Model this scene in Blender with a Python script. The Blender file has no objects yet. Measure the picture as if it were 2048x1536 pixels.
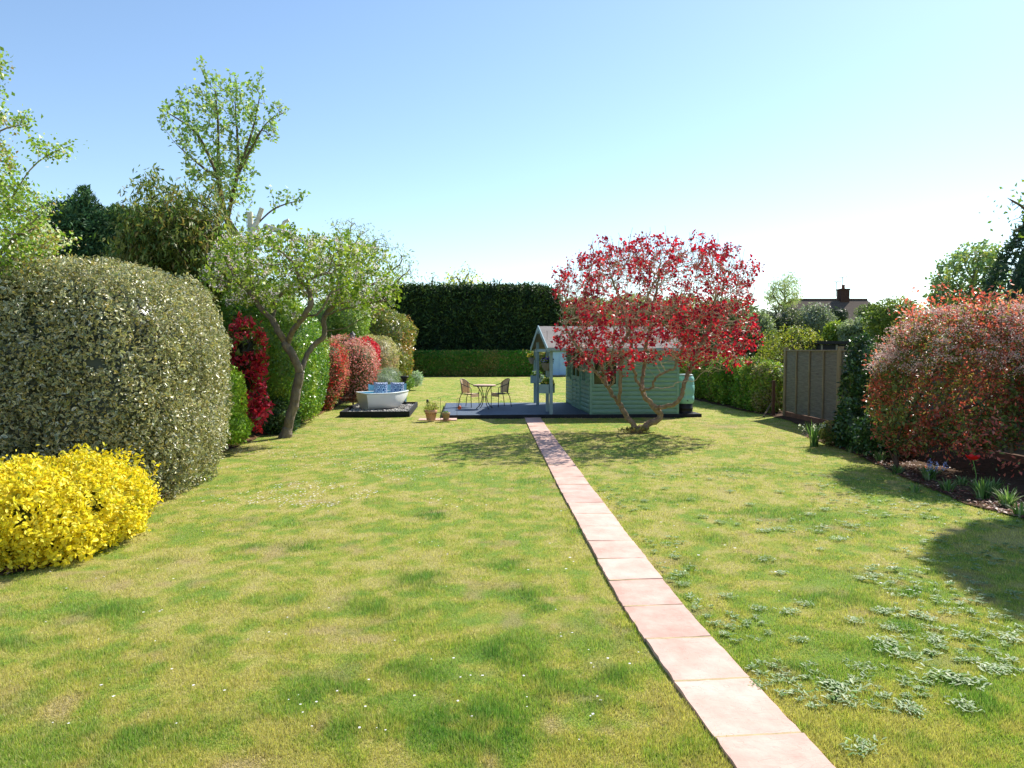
import bpy, bmesh, math, random
import numpy as np
from mathutils import Vector, Matrix
R = math.radians
sc = bpy.context.scene
COL = sc.collection
rng = np.random.default_rng(7)
random.seed(7)

# ------------------------------------------------------------------ camera, sky, sun
CAMH = 1.93
F = 1430.0                                  # focal length in pixels of the 2048 px wide photo
TH = math.atan(67 / F)
cd = bpy.data.cameras.new("camera"); cam = bpy.data.objects.new("camera", cd); COL.objects.link(cam)
cd.sensor_width = 36; cd.lens = 36 * F / 2048; cd.clip_start = 0.05; cd.clip_end = 3000
cam.location = (0, 0, CAMH); cam.rotation_euler = (R(90) - TH, 0, 0)
sc.camera = cam
SUN_EL, SUN_AZ = 44.0, 44.0                 # azimuth from +Y towards +X
w = bpy.data.worlds.new("World"); sc.world = w; w.use_nodes = True
nt = w.node_tree; nt.nodes.clear()
sky = nt.nodes.new("ShaderNodeTexSky"); sky.sky_type = 'NISHITA'; sky.sun_disc = False
sky.sun_elevation = R(SUN_EL); sky.sun_rotation = R(SUN_AZ)
sky.altitude = 0; sky.air_density = 1.0; sky.dust_density = 0.25; sky.ozone_density = 0.25
bg = nt.nodes.new("ShaderNodeBackground"); bg.inputs[1].default_value = 0.122
wo = nt.nodes.new("ShaderNodeOutputWorld")
smx = nt.nodes.new("ShaderNodeMix"); smx.data_type = 'RGBA'; smx.blend_type = 'MULTIPLY'; smx.inputs[0].default_value = 1; smx.inputs[7].default_value = (.88, .95, 1.0, 1)
nt.links.new(sky.outputs[0], smx.inputs[6]); nt.links.new(smx.outputs[2], bg.inputs[0]); nt.links.new(bg.outputs[0], wo.inputs[0])
sd = bpy.data.lights.new("sun", 'SUN'); sd.energy = 5.0; sd.angle = R(0.5); sd.color = (1, .95, .86)
sun = bpy.data.objects.new("sun", sd); COL.objects.link(sun)
sv = Vector((math.cos(R(SUN_EL)) * math.sin(R(SUN_AZ)), math.cos(R(SUN_EL)) * math.cos(R(SUN_AZ)), math.sin(R(SUN_EL))))
sun.rotation_euler = sv.to_track_quat('Z', 'Y').to_euler(); sun.location = (0, 0, 30)
vs = sc.view_settings; vs.view_transform = 'Standard'; vs.look = 'None'; vs.gamma = 1; vs.exposure = 0.76
vs.use_curve_mapping = False
sc.cycles.max_bounces = 6; sc.cycles.transparent_max_bounces = 8
sc.cycles.sample_clamp_indirect = 6

# ------------------------------------------------------------------ coordinates
def ray(px, py):
    a, b, c = px - 1024.0, F, 768.0 - py
    return Vector((a, b * math.cos(TH) + c * math.sin(TH), -b * math.sin(TH) + c * math.cos(TH)))
def G(px, py, z=0.0):
    r = ray(px, py); t = (z - CAMH) / r.z
    return Vector((r.x * t, r.y * t, z))
def D(px, py, Y):
    r = ray(px, py); t = Y / r.y
    return Vector((r.x * t, Y, CAMH + r.z * t))

# ------------------------------------------------------------------ tags
def tag(o, label=None, cat=None, group=None, kind=None):
    if label: o['label'] = label
    if cat: o['category'] = cat
    if group: o['group'] = group
    if kind: o['kind'] = kind
    return o
def thing(name, label, cat, loc=(0, 0, 0), rz=0, group=None):
    o = bpy.data.objects.new(name, None); COL.objects.link(o)
    o.empty_display_size = .1
    o.location = loc; o.rotation_euler = (0, 0, rz)
    return tag(o, label, cat, group)
def copy_tree(o, parent=None):
    c = o.copy(); COL.objects.link(c); c.parent = parent
    for ch in list(o.children): copy_tree(ch, c)
    return c

# ------------------------------------------------------------------ materials
def hx(s, k=1.0):
    s = s.lstrip('#'); v = [int(s[i:i + 2], 16) / 255 for i in (0, 2, 4)]
    return np.array([(c / 12.92 if c <= .04045 else ((c + .055) / 1.055) ** 2.4) * k for c in v])
MATS = {}
def mat(name, col=None, rough=.6, spec=.3, metal=0, var=0.0, vscale=6, stretch=(1, 1, 1), bump=0.0, bscale=40, attr=False, col2=None, coat=0):
    if name in MATS: return MATS[name]
    m = bpy.data.materials.new(name); m.use_nodes = True; n = m.node_tree.nodes; l = m.node_tree.links
    b = n['Principled BSDF']; b.inputs['Roughness'].default_value = rough
    b.inputs['Specular IOR Level'].default_value = spec; b.inputs['Metallic'].default_value = metal
    b.inputs['Coat Weight'].default_value = coat
    c = (*col, 1) if col is not None else (.5, .5, .5, 1)
    b.inputs['Base Color'].default_value = c
    tc = n.new('ShaderNodeTexCoord'); mp = n.new('ShaderNodeMapping'); mp.inputs['Scale'].default_value = stretch
    l.new(tc.outputs['Object'], mp.inputs[0])
    src = None
    if attr:
        a = n.new('ShaderNodeAttribute'); a.attribute_name = 'Col'; src = a.outputs['Color']; l.new(src, b.inputs['Base Color'])
    if var > 0:
        t = n.new('ShaderNodeTexNoise'); t.inputs['Scale'].default_value = vscale; t.inputs['Detail'].default_value = 6; t.inputs['Roughness'].default_value = .65
        l.new(mp.outputs[0], t.inputs[0])
        r = n.new('ShaderNodeValToRGB'); r.color_ramp.elements[0].position = .32; r.color_ramp.elements[1].position = .68
        l.new(t.outputs[0], r.inputs[0])
        c2 = (*col2, 1) if col2 is not None else tuple(min(1, x * (1 + var)) for x in c[:3]) + (1,)
        r.color_ramp.elements[0].color = tuple(x * (1 - var) for x in c[:3]) + (1,)
        r.color_ramp.elements[1].color = c2
        l.new(r.outputs[0], b.inputs['Base Color'])
    if bump > 0:
        t2 = n.new('ShaderNodeTexNoise'); t2.inputs['Scale'].default_value = bscale; t2.inputs['Detail'].default_value = 5
        l.new(mp.outputs[0], t2.inputs[0])
        bp = n.new('ShaderNodeBump'); bp.inputs['Strength'].default_value = bump; bp.inputs['Distance'].default_value = .02
        l.new(t2.outputs[0], bp.inputs['Height']); l.new(bp.outputs[0], b.inputs['Normal'])
    MATS[name] = m
    return m
def leaf_mat(name, trans=.35, rough=.5, spec=.3, tint=(1.15, 1.2, .7), sheen=0):
    if name in MATS: return MATS[name]
    m = bpy.data.materials.new(name); m.use_nodes = True; n = m.node_tree.nodes; l = m.node_tree.links
    b = n['Principled BSDF']; b.inputs['Roughness'].default_value = rough; b.inputs['Specular IOR Level'].default_value = spec
    a = n.new('ShaderNodeAttribute'); a.attribute_name = 'Col'
    l.new(a.outputs['Color'], b.inputs['Base Color'])
    t = n.new('ShaderNodeBsdfTranslucent')
    mul = n.new('ShaderNodeMix'); mul.data_type = 'RGBA'; mul.blend_type = 'MULTIPLY'; mul.inputs[0].default_value = 1
    l.new(a.outputs['Color'], mul.inputs[6]); mul.inputs[7].default_value = (*tint, 1)
    l.new(mul.outputs[2], t.inputs[0])
    mx = n.new('ShaderNodeMixShader'); mx.inputs[0].default_value = trans
    l.new(b.outputs[0], mx.inputs[1]); l.new(t.outputs[0], mx.inputs[2])
    l.new(mx.outputs[0], n['Material Output'].inputs[0])
    MATS[name] = m
    return m
LEAF = leaf_mat('leaf'); GLOSSY = leaf_mat('glossy_leaf', .25, .32, .55); NEEDLE = leaf_mat('needle', .18, .6, .2)
PETAL = leaf_mat('petal', .35, .6, .2, (1, 1, 1)); REDLEAF = leaf_mat('red_leaf', .4, .45, .35, (1.3, .6, .75)); PHOT = leaf_mat('photinia_leaf', .45, .38, .45, (1.35, 1, .8))
GRASSM = leaf_mat('grass_blade', .38, .55, .25, (1.1, 1.18, .62))
BARK = mat('bark', hx('#8d8069'), .9, .1, var=.35, vscale=9, stretch=(1, 1, .35), bump=.9, bscale=45)
BARK_GREY = mat('grey_bark', hx('#7a6f62'), .9, .1, var=.35, vscale=14, stretch=(1, 1, .4), bump=.8, bscale=60)
BARK_PALE = mat('pale_bark', hx('#ded6c8'), .85, .1, var=.25, vscale=8, bump=.4, bscale=30)
BARK_DARK = mat('dark_bark', hx('#6a5d4c'), .9, .1, var=.35, vscale=9, bump=.6, bscale=45)

# ------------------------------------------------------------------ numeric noise
def _h(ix, iy, iz, s):
    n = (ix * 374761393 + iy * 668265263 + iz * 2147483647 + s * 974634777) & 0xffffffff
    n = ((n ^ (n >> 13)) * 1274126177) & 0xffffffff
    n = n ^ (n >> 16)
    return (n & 0xffff) / 65535.0
def vnoise(P, scale, seed=0):
    P = np.asarray(P, float) * scale
    if P.shape[1] == 2: P = np.c_[P, np.zeros(len(P))]
    i = np.floor(P).astype(np.int64); f = P - i; f = f * f * (3 - 2 * f)
    out = 0
    for dx in (0, 1):
        for dy in (0, 1):
            for dz in (0, 1):
                wgt = (f[:, 0] if dx else 1 - f[:, 0]) * (f[:, 1] if dy else 1 - f[:, 1]) * (f[:, 2] if dz else 1 - f[:, 2])
                out = out + wgt * _h(i[:, 0] + dx, i[:, 1] + dy, i[:, 2] + dz, seed)
    return out
def fbm(P, scale, seed=0, o=4):
    s = 0; a = 1; t = 0
    for k in range(o):
        s = s + a * vnoise(P, scale * 2 ** k, seed + k * 17); t += a; a *= .55
    return s / t
def unit(v): return v / np.maximum(np.linalg.norm(v, axis=-1, keepdims=True), 1e-9)

# ------------------------------------------------------------------ mesh helpers
def np_obj(name, V, Fs, mats, parent=None, cols=None, base=None, midx=None, smooth=False):
    """V (n,3); Fs list of index arrays (m,k) of any k"""
    V = np.asarray(V, float)
    if base is not None: V = V - np.asarray(base, float)
    me = bpy.data.meshes.new(name)
    me.vertices.add(len(V)); me.vertices.foreach_set('co', V.astype(np.float32).ravel())
    tot = np.concatenate([np.full(len(f), f.shape[1], np.int32) for f in Fs])
    lp = np.concatenate([np.asarray(f, np.int32).ravel() for f in Fs])
    me.loops.add(len(lp)); me.loops.foreach_set('vertex_index', lp)
    me.polygons.add(len(tot))
    st = np.concatenate([[0], np.cumsum(tot)[:-1]]).astype(np.int32)
    me.polygons.foreach_set('loop_start', st)
    if smooth: me.polygons.foreach_set('use_smooth', np.ones(len(tot), bool))
    if midx is not None: me.polygons.foreach_set('material_index', np.asarray(midx, np.int32))
    if cols is not None:
        ca = me.color_attributes.new('Col', 'FLOAT_COLOR', 'POINT')
        ca.data.foreach_set('color', np.c_[cols, np.ones(len(cols))].astype(np.float32).ravel())
    for m in (mats if isinstance(mats, (list, tuple)) else [mats]): me.materials.append(m)
    me.update(calc_edges=True); me.validate()
    o = bpy.data.objects.new(name, me); COL.objects.link(o)
    if parent is not None: o.parent = parent
    elif base is not None: o.location = tuple(base)
    return o

class MB:
    def __init__(s): s.v = []; s.f = []; s.m = []; s.sm = []
    def add(s, V, Fc, mi=0, smooth=False):
        k = len(s.v); s.v += [tuple(x) for x in V]
        for f in Fc: s.f.append(tuple(i + k for i in f)); s.m.append(mi); s.sm.append(smooth)
    def box(s, x0, x1, y0, y1, z0, z1, mi=0, M=None, bev=0):
        V = [Vector(p) for p in ((x0, y0, z0), (x1, y0, z0), (x1, y1, z0), (x0, y1, z0), (x0, y0, z1), (x1, y0, z1), (x1, y1, z1), (x0, y1, z1))]
        if M is not None: V = [M @ p for p in V]
        s.add(V, [(0, 3, 2, 1), (4, 5, 6, 7), (0, 1, 5, 4), (1, 2, 6, 5), (2, 3, 7, 6), (3, 0, 4, 7)], mi)
    def beam(s, a, b, wx, wy, mi=0, up=(0, 0, 1)):
        a = Vector(a); b = Vector(b); d = (b - a).normalized(); u = Vector(up)
        if abs(d.dot(u)) > .98: u = Vector((0, 1, 0))
        x = d.cross(u).normalized(); y = x.cross(d)
        V = [p + x * sx * wx / 2 + y * sy * wy / 2 for p in (a, b) for sx, sy in ((-1, -1), (1, -1), (1, 1), (-1, 1))]
        s.add(V, [(0, 1, 2, 3), (7, 6, 5, 4), (0, 4, 5, 1), (1, 5, 6, 2), (2, 6, 7, 3), (3, 7, 4, 0)], mi)
    def tube(s, pts, r, n=8, mi=0, caps=True, closed=False):
        pts = [Vector(p) for p in pts]; k = len(pts)
        rr = r if isinstance(r, (list, tuple)) else [r] * k
        V = []; ref = None
        for i, p in enumerate(pts):
            if closed: d = pts[(i + 1) % k] - pts[i - 1]
            else: d = pts[min(i + 1, k - 1)] - pts[max(i - 1, 0)]
            d = d.normalized()
            if ref is None: ref = Vector((0, 0, 1)) if abs(d.z) < .9 else Vector((1, 0, 0))
            x = (ref - d * ref.dot(d)).normalized(); y = d.cross(x); ref = x
            for j in range(n):
                a = 2 * math.pi * j / n; V.append(p + (x * math.cos(a) + y * math.sin(a)) * rr[i])
        Fc = [(i * n + j, i * n + (j + 1) % n, ((i + 1) % k) * n + (j + 1) % n, ((i + 1) % k) * n + j) for i in range(k if closed else k - 1) for j in range(n)]
        s.add(V, Fc, mi, True)
        if caps and not closed:
            s.add([V[j] for j in range(n)], [tuple(reversed(range(n)))], mi); s.add(V[-n:], [tuple(range(n))], mi)
    def lathe(s, prof, n=24, c=(0, 0, 0), mi=0, sx=1, sy=1, cap=True):
        c = Vector(c); V = [c + Vector((r * math.cos(2 * math.pi * j / n) * sx, r * math.sin(2 * math.pi * j / n) * sy, z)) for r, z in prof for j in range(n)]
        s.add(V, [(i * n + j, i * n + (j + 1) % n, (i + 1) * n + (j + 1) % n, (i + 1) * n + j) for i in range(len(prof) - 1) for j in range(n)], mi, True)
        if cap:
            s.add(V[:n], [tuple(reversed(range(n)))], mi); s.add(V[-n:], [tuple(range(n))], mi)
    def prism(s, poly, z0, z1, M=None, mi=0):
        n = len(poly); V = [Vector((x, y, z0)) for x, y in poly] + [Vector((x, y, z1)) for x, y in poly]
        if M is not None: V = [M @ p for p in V]
        s.add(V, [tuple(reversed(range(n))), tuple(range(n, 2 * n))] + [(i, (i + 1) % n, n + (i + 1) % n, n + i) for i in range(n)], mi)
    def build(s, name, mats, parent=None, bevel=0, loc=None, base=None):
        me = bpy.data.meshes.new(name)
        V = s.v if base is None else [tuple(Vector(p) - Vector(base)) for p in s.v]
        me.from_pydata(V, [], s.f)
        for m in (mats if isinstance(mats, (list, tuple)) else [mats]): me.materials.append(m)
        me.polygons.foreach_set('material_index', s.m); me.polygons.foreach_set('use_smooth', s.sm)
        me.validate(); me.update()
        o = bpy.data.objects.new(name, me); COL.objects.link(o)
        if parent is not None: o.parent = parent
        if base is not None and parent is None: o.location = base
        if loc is not None: o.location = loc
        if bevel:
            bm_ = o.modifiers.new('bevel', 'BEVEL'); bm_.width = bevel; bm_.segments = 2; bm_.limit_method = 'ANGLE'
        return o

# ------------------------------------------------------------------ leaves
def leaves(P, N, L, W, col, kind='diamond', edge=None, flat=.5, droop=.0, fold=.15, r=rng):
    """returns V, [faces], cols.  P points, N preferred facing, L lengths, W width ratio"""
    n = len(P); L = np.broadcast_to(L, (n,)).reshape(n, 1)
    nn = unit(unit(N) * flat + unit(r.normal(size=(n, 3))) * (1 - flat) + 1e-6)
    a = r.normal(size=(n, 3)); a[:, 2] -= droop * 2
    a = unit(a - nn * (a * nn).sum(1, keepdims=True)); b = np.cross(nn, a)
    Wd = L * W * .5
    if kind == 'diamond':
        V = np.stack([P, P + a * L * .45 - b * Wd + nn * L * fold, P + a * L, P + a * L * .45 + b * Wd + nn * L * fold], 1)
        f = np.arange(n * 4).reshape(n, 4); C = np.repeat(col, 4, 0)
        return V.reshape(-1, 3), [f], C
    if kind == 'fan':
        prof = [(0, 0, 0), (.28, -.8, 1), (.68, -.85, 1), (1, 0, .3), (.68, .85, 1), (.28, .8, 1), (.5, 0, -.2)]
        V = np.stack([P + a * L * u + b * Wd * v + nn * L * fold * h for u, v, h in prof], 1)
        k = np.arange(n).reshape(n, 1) * 7
        f = np.concatenate([np.c_[k + 6, k + i, k + (i + 1) % 6] for i in range(6)], 0)
        C = np.repeat(col, 7, 0)
        if edge is not None:
            C = C.reshape(n, 7, 3); C[:, :6] = edge[:, None, :] if edge.ndim == 2 else edge; C = C.reshape(-1, 3)
        return V.reshape(-1, 3), [f], C
    if kind == 'tri':
        V = np.stack([P - b * Wd, P + b * Wd, P + a * L], 1)
        return V.reshape(-1, 3), [np.arange(n * 3).reshape(n, 3)], np.repeat(col, 3, 0)
def merge(parts):
    Vs, Fs, Cs, Ms = [], [], [], []; k = 0
    for V, fl, C, mi in parts:
        if V is None or len(V) == 0: continue
        for f in fl: Fs.append(np.asarray(f) + k); Ms.append(np.full(len(f), mi))
        Vs.append(V); Cs.append(C); k += len(V)
    return np.concatenate(Vs), Fs, np.concatenate(Cs), np.concatenate(Ms)
def palette(n, cols, wts=None, jit=.15, r=rng, P=None, cs=1.5, seed=0):
    """mix of natural leaf colours; clumps share a colour when P is given"""
    cols = np.array(cols); k = len(cols)
    w_ = np.array(wts if wts is not None else [1] * k, float); w_ /= w_.sum(); cum = np.cumsum(w_)
    u = r.random(n)
    if P is not None:
        q = fbm(P, cs, seed + 5, 2); q = np.argsort(np.argsort(q)) / max(1, n - 1)
        u = np.where(r.random(n) < .55, q, u)
    i = np.clip(np.searchsorted(cum, u), 0, k - 1)
    return cols[i] * (1 + r.normal(size=(n, 1)) * jit).clip(.4, 1.8) * (1 + r.normal(size=(n, 3)) * jit * .25)

# lump = (centre, radii, exponent)
def E(px, py, d, wpx, hpx, dep, p=2.0):
    c = D(px, py, d); k = d / F
    return (np.array(c), np.array([wpx * k, dep, hpx * k]), p)
def lump_val(P, lump):
    c, Rr, p = lump
    return (np.abs((P - c) / Rr) ** p).sum(1) ** (1 / p)
def shell(lumps, n, thick=.18, rough=.12, rs=1.2, seed=0, back=.35, zmin=.03, gap=0.0, gs=2.5, r=rng):
    """points and normals on the outer shell of a union of lumps; fewer on faces turned away from the view"""
    A = []
    for c, Rr, p in lumps:
        a, b, c_ = Rr; A.append((a * b + b * c_ + a * c_))
    A = np.array(A) / sum(A); outP, outN = [], []
    need = n; guard = 0
    while need > 0 and guard < 40:
        guard += 1
        for li, lump in enumerate(lumps):
            c, Rr, p = lump; m = int(max(need, 400) * A[li] * 2.2) + 20
            d = unit(r.normal(size=(m, 3)))
            rad = (np.abs(d) ** p).sum(1) ** (-1 / p)
            nr = unit(np.sign(d) * np.abs(d * rad[:, None]) ** (p - 1) / Rr)
            wgt = np.linalg.norm(np.sign(d) * np.abs(d * rad[:, None]) ** (p - 1) / Rr, axis=1) * rad ** 2 / np.maximum(1e-3, np.abs((unit(np.sign(d) * np.abs(d * rad[:, None]) ** (p - 1)) * d).sum(1)))
            wgt /= np.percentile(wgt, 97)
            keep = r.random(m) < wgt
            t = r.random(m) ** 1.6 * thick
            S = c + Rr * d * rad[:, None]
            bump = (fbm(S, rs, seed, 3) - .5) * 2 * rough + (fbm(S, rs * 3.6, seed + 31, 2) - .5) * 1.5 * rough
            P = c + Rr * d * (rad * (1 + bump - t))[:, None]
            vd = unit(P - np.array([0, 0, CAMH])); away = (vd * nr).sum(1) > .25
            keep &= (~away) | (r.random(m) < back)
            keep &= P[:, 2] > zmin
            for lj, l2 in enumerate(lumps):
                if lj != li: keep &= lump_val(P, l2) > .86
            if gap > 0: keep &= fbm(P, gs, seed + 3, 2) > gap
            outP.append(P[keep]); outN.append(nr[keep])
        need = n - sum(len(x) for x in outP)
    P = np.concatenate(outP); N = np.concatenate(outN)
    i = r.permutation(len(P))[:n]
    return P[i], N[i]
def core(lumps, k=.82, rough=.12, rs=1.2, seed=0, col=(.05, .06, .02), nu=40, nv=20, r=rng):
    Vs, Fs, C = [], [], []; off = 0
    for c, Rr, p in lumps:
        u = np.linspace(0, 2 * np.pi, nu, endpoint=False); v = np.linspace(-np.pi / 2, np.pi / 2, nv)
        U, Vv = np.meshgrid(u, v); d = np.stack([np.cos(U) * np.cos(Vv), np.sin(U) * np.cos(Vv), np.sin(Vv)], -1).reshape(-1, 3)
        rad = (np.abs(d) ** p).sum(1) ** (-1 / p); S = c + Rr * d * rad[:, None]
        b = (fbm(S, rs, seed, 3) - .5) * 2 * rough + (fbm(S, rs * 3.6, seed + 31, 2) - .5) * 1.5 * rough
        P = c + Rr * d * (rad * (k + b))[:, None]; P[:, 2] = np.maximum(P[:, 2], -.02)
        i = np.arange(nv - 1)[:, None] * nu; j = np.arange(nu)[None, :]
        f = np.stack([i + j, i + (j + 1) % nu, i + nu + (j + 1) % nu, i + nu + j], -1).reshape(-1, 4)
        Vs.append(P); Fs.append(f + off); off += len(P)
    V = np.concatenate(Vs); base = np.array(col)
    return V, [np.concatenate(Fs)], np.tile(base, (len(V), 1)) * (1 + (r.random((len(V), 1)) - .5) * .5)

def bush(name, label, cat, lumps, n, size, cols, wts=None, kind='diamond', W=.55, flat=.45, edge=None, mt=None, thick=.18,
         rough=.12, rs=1.2, corek=.8, corecol=None, seed=0, group=None, gap=0.0, gs=2.5, droop=0.0, szvar=.3, back=.35, parent=None, extra=None, cs=1.5, jit=.15, part=None):
    r = np.random.default_rng(seed + 100)
    P, N = shell(lumps, n, thick, rough, rs, seed, back, gap=gap, gs=gs, r=r)
    L = size * (1 + r.normal(size=len(P)) * szvar).clip(.45, 1.8)
    C = palette(len(P), cols, wts, jit, r, P, cs, seed)
    ed = None
    if edge is not None: ed = palette(len(P), edge, None, .12, r)
    V, Fs, Cc = leaves(P, N, L, W, C, kind, ed, flat, droop, r=r)
    parts = [(V, Fs, Cc, 0)]
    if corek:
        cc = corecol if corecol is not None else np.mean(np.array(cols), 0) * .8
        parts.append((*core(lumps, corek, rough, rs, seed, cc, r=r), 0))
    if extra: parts += extra
    V, Fs, Cc, M = merge(parts)
    c0 = lumps[0][0]; base = (float(c0[0]), float(c0[1]), 0.0)
    if parent is not None: return np_obj(part or 'foliage', V, Fs, mt or LEAF, parent, Cc, tuple(parent.location))
    o = np_obj(name, V, Fs, mt or LEAF, None, Cc, base)
    return tag(o, label, cat, group)

# ------------------------------------------------------------------ branching
def colonize(att, nodes, parents, step, dinf, dkill, iters=80, up=.05, jit=.15, r=rng):
    N = [np.array(p, float) for p in nodes]; Pn = list(parents)
    A = np.array(att, float)
    allN = np.array(N)
    dist = np.full(len(A), 1e9); idx = np.zeros(len(A), int)
    for k in range(0, len(allN), 256):
        dm = np.linalg.norm(A[:, None] - allN[None, k:k + 256], axis=2); j = dm.argmin(1); v = dm[np.arange(len(A)), j]
        m = v < dist; dist[m] = v[m]; idx[m] = j[m] + k
    for it in range(iters):
        act = dist < dinf
        if it < 3: act = dist < dinf * 3
        if not act.any(): break
        allN = np.array(N)
        u, inv = np.unique(idx[act], return_inverse=True)
        s = np.zeros((len(u), 3)); np.add.at(s, inv, unit(A[act] - allN[idx[act]]))
        dirs = unit(unit(s) + r.normal(size=s.shape) * jit + np.array([0, 0, up]))
        new = allN[u] + dirs * step
        k0 = len(N)
        for q, p in zip(new, u): N.append(q); Pn.append(int(p))
        dm = np.linalg.norm(A[:, None] - new[None], axis=2); j = dm.argmin(1); v = dm[np.arange(len(A)), j]
        m = v < dist; dist[m] = v[m]; idx[m] = j[m] + k0
        keep = dist > dkill
        A = A[keep]; dist = dist[keep]; idx = idx[keep]
        if len(A) == 0: break
    return np.array(N), np.array(Pn)
def catmull(pts, step):
    pts = [np.array(p, float) for p in pts]; out = [pts[0]]
    for i in range(len(pts) - 1):
        p0 = pts[max(i - 1, 0)]; p1 = pts[i]; p2 = pts[i + 1]; p3 = pts[min(i + 2, len(pts) - 1)]
        k = max(1, int(np.linalg.norm(p2 - p1) / step))
        for j in range(1, k + 1):
            t = j / k
            out.append(.5 * ((2 * p1) + (-p0 + p2) * t + (2 * p0 - 5 * p1 + 4 * p2 - p3) * t * t + (-p0 + 3 * p1 - 3 * p2 + p3) * t ** 3))
    return out
def skeleton(limbs, step=.08, wob=.0, r=rng):
    """limbs: list of polylines of points; each later limb starts at the node nearest to its first point"""
    N, Pn = [], []
    for li, pl in enumerate(limbs):
        pts = catmull(pl, step)
        if li == 0: N.append(pts[0]); Pn.append(-1); prev = 0
        else: prev = int(np.argmin(np.linalg.norm(np.array(N) - pts[0], axis=1)))
        for q in pts[1:]:
            N.append(q + r.normal(size=3) * wob); Pn.append(prev); prev = len(N) - 1
    return N, Pn
def radii(N, Pn, tip=.004, ex=2.4, rmax=None):
    n = len(N); acc = np.zeros(n); rad = np.zeros(n)
    ch = np.zeros(n, int)
    for i in range(n):
        if Pn[i] >= 0: ch[Pn[i]] += 1
    for i in range(n - 1, -1, -1):
        rad[i] = max(tip, acc[i] ** (1 / ex)) if acc[i] > 0 else tip
        if Pn[i] >= 0: acc[Pn[i]] += rad[i] ** ex
    if rmax: rad = np.where(rad > tip * 1.5, tip + (rad - tip) * (rmax - tip) / max(rad.max() - tip, 1e-6), rad)
    return rad, ch
def branches(N, Pn, rad, thin=5, thick=9, thr=.02, flare=None, pr=True):
    """vectorised tubes, one frustum an edge, sharing ring directions along a limb"""
    N = np.array(N); Pn = np.array(Pn); n = len(N)
    d = np.zeros((n, 3)); ok = Pn >= 0; d[ok] = unit(N[ok] - N[Pn[ok]])
    root = np.where(~ok)[0]
    for q in root:
        c = np.where(Pn == q)[0]; d[q] = d[c[0]] if len(c) else (0, 0, 1)
    main = np.full(n, -1)
    for i in range(n):
        p = Pn[i]
        if p >= 0 and (main[p] < 0 or rad[i] > rad[main[p]]): main[p] = i
    nd = d.copy(); hm = main >= 0; nd[hm] = unit(d[hm] + d[main[hm]])
    def frame(dd):
        ref = np.tile(np.array([.31, .95, .07]), (len(dd), 1)); x = unit(ref - dd * (ref * dd).sum(1, keepdims=True))
        return x, np.cross(dd, x)
    Vs, Fs = [], []; off = 0
    e = np.where(ok)[0]
    for sel, k in ((e[rad[e] < thr], thin), (e[rad[e] >= thr], thick)):
        if len(sel) == 0: continue
        p = Pn[sel]; ism = main[p] == sel
        d0 = np.where(ism[:, None], nd[p], d[sel]); d1 = nd[sel]
        r0 = np.where(ism, rad[p], np.minimum(rad[p], rad[sel] * 1.25)); r1 = rad[sel]
        x0, y0 = frame(d0); x1, y1 = frame(d1)
        a = np.arange(k) * 2 * np.pi / k; ca, sa = np.cos(a), np.sin(a)
        ring0 = N[p][:, None] + (x0[:, None] * ca[None, :, None] + y0[:, None] * sa[None, :, None]) * r0[:, None, None]
        ring1 = N[sel][:, None] + (x1[:, None] * ca[None, :, None] + y1[:, None] * sa[None, :, None]) * r1[:, None, None]
        V = np.concatenate([ring0, ring1], 1).reshape(-1, 3)
        b = np.arange(len(sel))[:, None] * 2 * k; j = np.arange(k)[None]; j2 = (j + 1) % k
        f = np.stack([b + j, b + j2, b + k + j2, b + k + j], -1).reshape(-1, 4)
        Vs.append(V); Fs.append(f + off); off += len(V)
    return np.concatenate(Vs), [np.concatenate(Fs)]
def vol(lumps, n, r=rng, hollow=.0):
    out = []; tot = sum(float(np.prod(l[1])) for l in lumps)
    for c, Rr, p in lumps:
        m = int(n * float(np.prod(Rr)) / tot) + 5
        d = unit(r.normal(size=(m, 3))); t = (hollow + (1 - hollow) * r.random(m)) ** (1 / 3)
        rad = (np.abs(d) ** p).sum(1) ** (-1 / p)
        out.append(c + Rr * d * (rad * t)[:, None])
    P = np.concatenate(out)
    return P[P[:, 2] > .3]
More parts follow.
